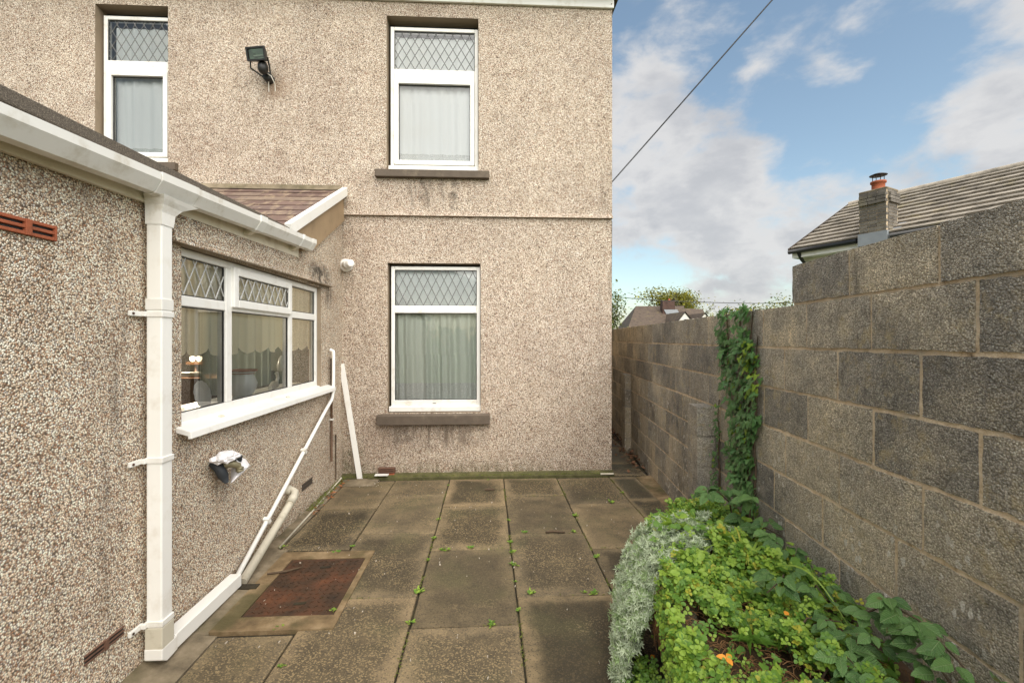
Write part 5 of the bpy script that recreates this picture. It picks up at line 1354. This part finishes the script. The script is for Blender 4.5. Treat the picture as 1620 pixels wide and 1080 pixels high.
fs = MB(); fs.hexa([hb(.02, -.005, 3.66), hb(1.52, -.005, 3.66), hb(1.52, .30, 3.66), hb(.02, .30, 3.66), hb(.02, -.005, 3.80), hb(1.52, -.005, 3.80), hb(1.52, .30, 3.80), hb(.02, .30, 3.80)])
fs.hexa([hb(2.18, -.005, 3.66), hb(LEN, -.005, 3.66), hb(LEN, .30, 3.66), hb(2.18, .30, 3.66), hb(2.18, -.005, 3.80), hb(LEN, -.005, 3.80), hb(LEN, .30, 3.80), hb(2.18, .30, 3.80)]); fs.build('soffit', M['upvc_clean'], nb)
MB().tube([hb(.20, -.06, 3.80), hb(.22, .05, 3.62), hb(.22, .22, 3.50), hb(.22, .24, 0)], .04, 8).build('downpipe', M['black'], nb)
# chimney
ck = MB()
def cbox(mb, t0, t1, w0, w1, z0, z1): mb.hexa([hb(t0, w0, z0), hb(t1, w0, z0), hb(t1, w1, z0), hb(t0, w1, z0), hb(t0, w0, z1), hb(t1, w0, z1), hb(t1, w1, z1), hb(t0, w1, z1)])
T0, T1, WA, WB = 1.58, 2.12, -.10, .42
cbox(ck, T0 + .008, T1 - .008, WA + .008, WB - .008, 3.3, 4.85); chim = ck.build('chimney', M['mortar'], nb)
bq_ = MB(); bq_.box(-.105, .105, -.05, .05, -.031, .031); brick_me = bq_.mesh('brick', M['brick_grey'])
ra = math.atan2(he.y, he.x); rb_ = math.atan2(hn.y, hn.x)
for k in range(17):
    z = 3.66 + k * .073
    gr_ = .045 if k in (13, 14, 15) else 0
    for i in range(3):
        t = T0 + .105 + .0 + i * .18 + (.0 if k % 2 else -.02)
        for w_ in (WA - gr_ + .048,):
            place('brick', brick_me, chim, hb(min(max(t, T0 + .09), T1 - .09), w_, z), (0, 0, ra), (.80, 1, 1))
    for i in range(2):
        place('brick', brick_me, chim, hb(T1 + gr_ - .048, WA + .155 + i * .215 + (.03 if k % 2 else 0), z), (0, 0, rb_), (.98, 1, 1))
fl_ = MB(); cbox(fl_, T0 - .012, T1 + .012, WA - .012, WB - .02, 3.68, 3.95); fl_.hexa([hb(T1 + .0, .02, 3.87), hb(T1 + .14, .02, 3.87), hb(T1 + .14, .46, 4.11), hb(T1, .46, 4.11), hb(T1, .02, 3.93), hb(T1 + .14, .02, 3.925), hb(T1 + .14, .46, 4.165), hb(T1, .46, 4.17)])
fl_.build('lead_flashing', M['lead_sheet'], chim)
ct = MB(); cbox(ct, T0 - .005, T1 + .005, WA - .005, WB + .005, 4.85, 4.905); ct.build('cap', M['cement'], chim, bevel=.02)
cpp = hb((T0 + T1) / 2, (WA + WB) / 2, 4.90)
MB().lathe(cpp, [(.15, 0), (.125, .03), (.125, .17), (.15, .18), (.15, .22), (.12, .225), (.11, .1)], 18).build('chimney_pot', M['terracotta'], chim)
cw = MB(); cw.lathe(cpp + up * .36, [(.0, .035), (.10, .03), (.17, .0), (.165, -.008), (0, -.004)], 18)
for k in range(4): a_ = k * PI / 2 + .5; q = Vector((math.cos(a_) * .11, math.sin(a_) * .11, 0)); cw.tube([cpp + q + up * .20, cpp + q + up * .36], .008, 5)
cw.build('cowl', M['cable'], chim)
wb = MB(); cbox(wb, T0 - .004, T1 + .004, WA - .004, .29, 2.5, 3.66); wb.build('chimney_base', M['white_wall'], nb)

# ------------------------------------------------------------------ far houses
fh = thing('far_house', (13.5, 41.5, 0), 'distant brown hip roofed house with dark chimney and white gables', 'house')
def cw_(x, d, z=None):                                    # point d metres straight ahead, x metres to the side
    c_, s_ = math.cos(TH), math.sin(TH); v = Vector((x * c_ + d * s_, d * c_ - x * s_, 0)); 
    if z is not None: v.z = z
    return v
D = 40
k_ = D / 735
def fx_(px, dd=0): return (px - 810) / 735 * (D + dd)
def fz_(py, dd=0): return 1.58 + (536.5 - py) / 735 * (D + dd)
rl, rr_ = fx_(1006, 4), fx_(1056, 4)
zr_, ze_ = fz_(484, 4), 2.3
w0 = MB()
A0, B0, C0, D0_ = cw_(fx_(992), D, ze_), cw_(fx_(1066), D, ze_), cw_(fx_(1066) + .6, D + 8, ze_), cw_(fx_(992) + .6, D + 8, ze_)
R0, R1 = cw_(rl, D + 4, zr_), cw_(rr_ + 1.6, D + 4, zr_)
w0.face([A0, B0, R1, R0]); w0.face([D0_, A0, R0]); w0.face([C0, D0_, R0, R1]); w0.face([B0, C0, R1])
R2, R3 = cw_(fx_(1070, 5), D + 5, fz_(487, 5)), cw_(fx_(1112, 5), D + 5, fz_(489, 5))
w0.face([cw_(fx_(1062, 1), D + 1, ze_), cw_(fx_(1128, 1), D + 1, ze_), R3, R2]); w0.face([cw_(fx_(1128, 1), D + 1, ze_), cw_(fx_(1128, 9), D + 9, ze_), R3])
w0.build('roof', M['tile_brown'], fh)
ww = MB()
ww.hexa([cw_(fx_(993) + .3, D + .3, -.1), cw_(fx_(1127) - .3, D + 1.3, -.1), cw_(fx_(1127) - .3, D + 8, -.1), cw_(fx_(993) + .6, D + 7.6, -.1), cw_(fx_(993) + .3, D + .3, ze_ - .02), cw_(fx_(1127) - .3, D + 1.3, ze_ - .02), cw_(fx_(1127) - .3, D + 8, ze_ - .02), cw_(fx_(993) + .6, D + 7.6, ze_ - .02)])
ww.build('wall', M['white_wall'], fh)
for (l, r, ap, bot, bk) in ((1071, 1096, 495, 511, 1045), (1107, 1123, 496.5, 506, 1080)):
    dz = -1.2; gm_ = (l + r) / 2
    La, Ra, Ap = cw_(fx_(l, dz), D + dz, fz_(bot, dz)), cw_(fx_(r, dz), D + dz, fz_(bot, dz)), cw_(fx_(gm_, dz), D + dz, fz_(ap, dz))
    bkv = cw_(fx_(bk, 4), D + 4, fz_(ap - 0, dz))
    g_ = MB(); g_.prism([La, Ra, Ap], cw_(0, 1) * .12); g_.face([La, Ra, Ra - up * 2.5, La - up * 2.5]); g = g_.build('gable', M['white_wall'], fh)
    w_ = MB(); o2 = up * .12; fw = cw_(0, 1) * -.12
    w_.face([La + fw - (Ra - La) * .1, Ap + fw + o2, bkv + o2, bkv + (La - Ap)]); w_.face([Ap + fw + o2, Ra + fw + (Ra - La) * .1, bkv + (Ra - Ap), bkv + o2]); w_.build('dormer_roof', M['tile_brown'], fh)
vt = MB(); v_ = cw_(fx_(1085, -1.3), D - 1.33, fz_(505.5, -1.3)); vt.obox(v_, cw_(.14, 0), cw_(0, .01), up * .04); vt.build('gable_vent', M['cable'], fh)
chm = MB(); cc_ = cw_(fx_(1056, 3), D + 3, 0)
chm.hexa([cc_ + cw_(a * .56, b * .35) + up * z for z in (3.0, fz_(475.5, 3)) for a, b in ((-1, -1), (1, -1), (1, 1), (-1, 1))]); ch_ = chm.build('chimney', M['brick_dark'], fh)
MB().lathe(cc_ + up * fz_(475.5, 3) + cw_(.15, 0), [(.14, 0), (.11, .05), (.11, .18), (.13, .2)], 10).build('chimney_pot', M['terracotta'], ch_)
lf = MB(); lf.hexa([cc_ + cw_(a * .62 + s, b * .4 - .0) + up * z for z, s in ((3.7, .5), (fz_(490, 3), .15)) for a, b in ((-1, -1), (1, -1), (1, 1), (-1, 1))]); lf.build('lead_flashing', M['lead_sheet'], ch_)

# ------------------------------------------------------------------ trees beyond the wall
def tree(name, base, h, crown, n, leaf, mat, label, cat, group='trees beyond the wall', bare=False, seed=0, limbs=9, trunk_r=.12):
    r_ = random.Random(seed); t = thing(name, base, label, cat, group)
    base = Vector(base); tb = MB()
    top = base + Vector((r_.uniform(-.2, .2), r_.uniform(-.2, .2), h - crown[2] * 1.05))
    tb.tube([base, base.lerp(top, .5) + Vector((.05, .03, 0)), top], [trunk_r, trunk_r * .7, trunk_r * .3], 7)
    ends = []
    cc = base + Vector((0, 0, h - crown[2]))
    for i in range(limbs):
        q = r_.uniform(.72, 1.0); o_ = base.lerp(top, q)
        a_ = r_.uniform(0, 6.28); el_ = r_.uniform(.1, 1.0)
        d = Vector((math.cos(a_) * crown[0] * r_.uniform(.5, 1), math.sin(a_) * crown[1] * r_.uniform(.5, 1), crown[2] * el_))
        e = o_ + d; tb.tube([o_, o_.lerp(e, .5) + Vector((0, 0, .08 * h * .2)), e], [trunk_r * .35, trunk_r * .2, trunk_r * .08], 5)
        ends.append(e)
        for _ in range(5 if bare else 2):
            o2 = o_.lerp(e, r_.uniform(.3, .95)); e2 = o2 + Vector((r_.uniform(-1, 1) * crown[0] * .4, r_.uniform(-1, 1) * crown[1] * .4, r_.uniform(.1, 1) * crown[2] * .55))
            tb.tube([o2, e2], [trunk_r * .12, trunk_r * .04], 4); ends.append(e2)
            if bare:
                for _ in range(3):
                    o3 = o2.lerp(e2, r_.uniform(.3, 1)); tb.tube([o3, o3 + Vector((r_.uniform(-.3, .3), r_.uniform(-.3, .3), r_.uniform(.1, .6))) * crown[0] * .5], trunk_r * .04, 3)
    tb.build('trunk', M['bark'], t)
    cm = MB(); ends.append(cc); mats = mat if isinstance(mat, list) else [mat]
    for i in range(n):
        e = r_.choice(ends); s_ = .34
        p = e + Vector((r_.gauss(0, crown[0] * s_), r_.gauss(0, crown[1] * s_), r_.gauss(0, crown[2] * s_)))
        d = Vector((r_.uniform(-1, 1), r_.uniform(-1, 1), r_.uniform(-.7, .4))); nn_ = Vector((r_.uniform(-.6, .6), r_.uniform(-.6, .6), 1))
        round_leaf(cm, p, d, nn_, leaf * r_.uniform(.7, 1.3), leaf * r_.uniform(.5, .8), r_.randrange(len(mats)))
    if n: cm.build('crown', mats, t)
    return t
def tw(px, d, z=0): v = cw_((px - 810) / 735 * d, d); v.z = z; return v
def tz(py, d): return 1.58 + (536.5 - py) / 735 * d
tree('small_tree', tw(974, 14), tz(474, 14), (.40, .40, .85), 1700, .085, [M['far_green'], M['far_olive']], 'dark green small tree right at the corner of the house', 'tree', seed=1, trunk_r=.05)
tree('autumn_tree', tw(1048, 58), tz(461, 58), (2.6, 2.0, 1.5), 4200, .30, [M['far_yellow'], M['far_yellow'], M['far_olive']], 'yellow-leaved tree behind the brown roofed house', 'tree', seed=2, trunk_r=.2)
tree('autumn_tree', tw(1080, 60), tz(467, 60), (1.6, 1.6, 1.3), 2000, .30, [M['far_yellow'], M['far_olive']], 'smaller yellow tree right of the distant chimney', 'tree', seed=3, trunk_r=.18)
tree('bare_tree', tw(1075, 52), tz(459, 52), (1.5, 1.3, 1.9), 60, .18, M['far_olive'], 'leafless grey tree with fine twigs beside the distant chimney', 'tree', bare=True, seed=4, limbs=14, trunk_r=.10)
tree('bare_tree', tw(1108, 50), tz(478, 50), (1.5, 1.0, 1.2), 160, .2, M['far_olive'], 'low half bare bush at the end of the brown roof', 'tree', bare=True, seed=5, limbs=9, trunk_r=.08)
tree('garden_bush', tw(1150, 24), tz(487, 24), (.75, .6, .55), 1700, .12, [M['far_green'], M['far_yellow']], 'yellow-green bush showing over the wall left of the ivy', 'bush', seed=6, trunk_r=.06)
tree('garden_bush', tw(1185, 25), tz(488, 25), (.7, .5, .5), 1500, .12, [M['far_olive'], M['far_yellow']], 'olive bush showing over the wall above the ivy', 'bush', seed=7, trunk_r=.06)
tree('garden_bush', tw(1240, 17), tz(471, 17), (.75, .5, .42), 1200, .09, [M['far_olive'], M['far_yellow'], M['far_green']], 'brownish green shrub spreading beside the step of the wall', 'bush', seed=8, trunk_r=.05)
tree('garden_bush', tw(1215, 18), tz(484, 18), (.5, .4, .35), 800, .09, [M['far_green']], 'small green bush left of the spreading shrub', 'bush', seed=9, trunk_r=.04)

# hedge at the far end of the garden behind the camera (mirrored in the panes)
hg = MB()
for _ in range(2600):
    p = Vector((rg.uniform(-7, 6), -9 + rg.uniform(-.5, .5), rg.uniform(0, 2.0))); round_leaf(hg, p, rv(), Vector((0, 1, .6)) + rv() * .5, rg.uniform(.18, .3), .2, 0 if rg.random() < .6 else 1)
hedge = thing('hedge', (0, -9, 0), 'green garden hedge opposite the house', 'hedge'); hg.build('foliage', [M['leaf_mid'], M['far_green']], hedge, kind='stuff')

# ------------------------------------------------------------------ overhead cables
MB().tube([(1.462, 5.55, 3.44), (1.98, 5.335, 4.02), (3.057, 4.849, 5.23), (4.096, 4.595, 6.42), (5.488, 4.322, 8.0)], .008, 6).build('overhead_cable', M['cable'], label='black cable rising from the house corner across the sky', cat='cable')
cpts = [(5.0, 29.8, 4.75), (7.663, 29.644, 4.38), (9.294, 29.56, 4.21), (11.3, 29.45, 4.07), (13.37, 29.349, 3.99), (15.4, 29.24, 3.92), (17.446, 29.138, 3.89), (19.892, 29.012, 3.95), (24, 28.8, 4.2)]
MB().tube(cpts, .022, 5).build('overhead_cable', M['cable'], label='thin distant cable strung level above the far roof', cat='cable')
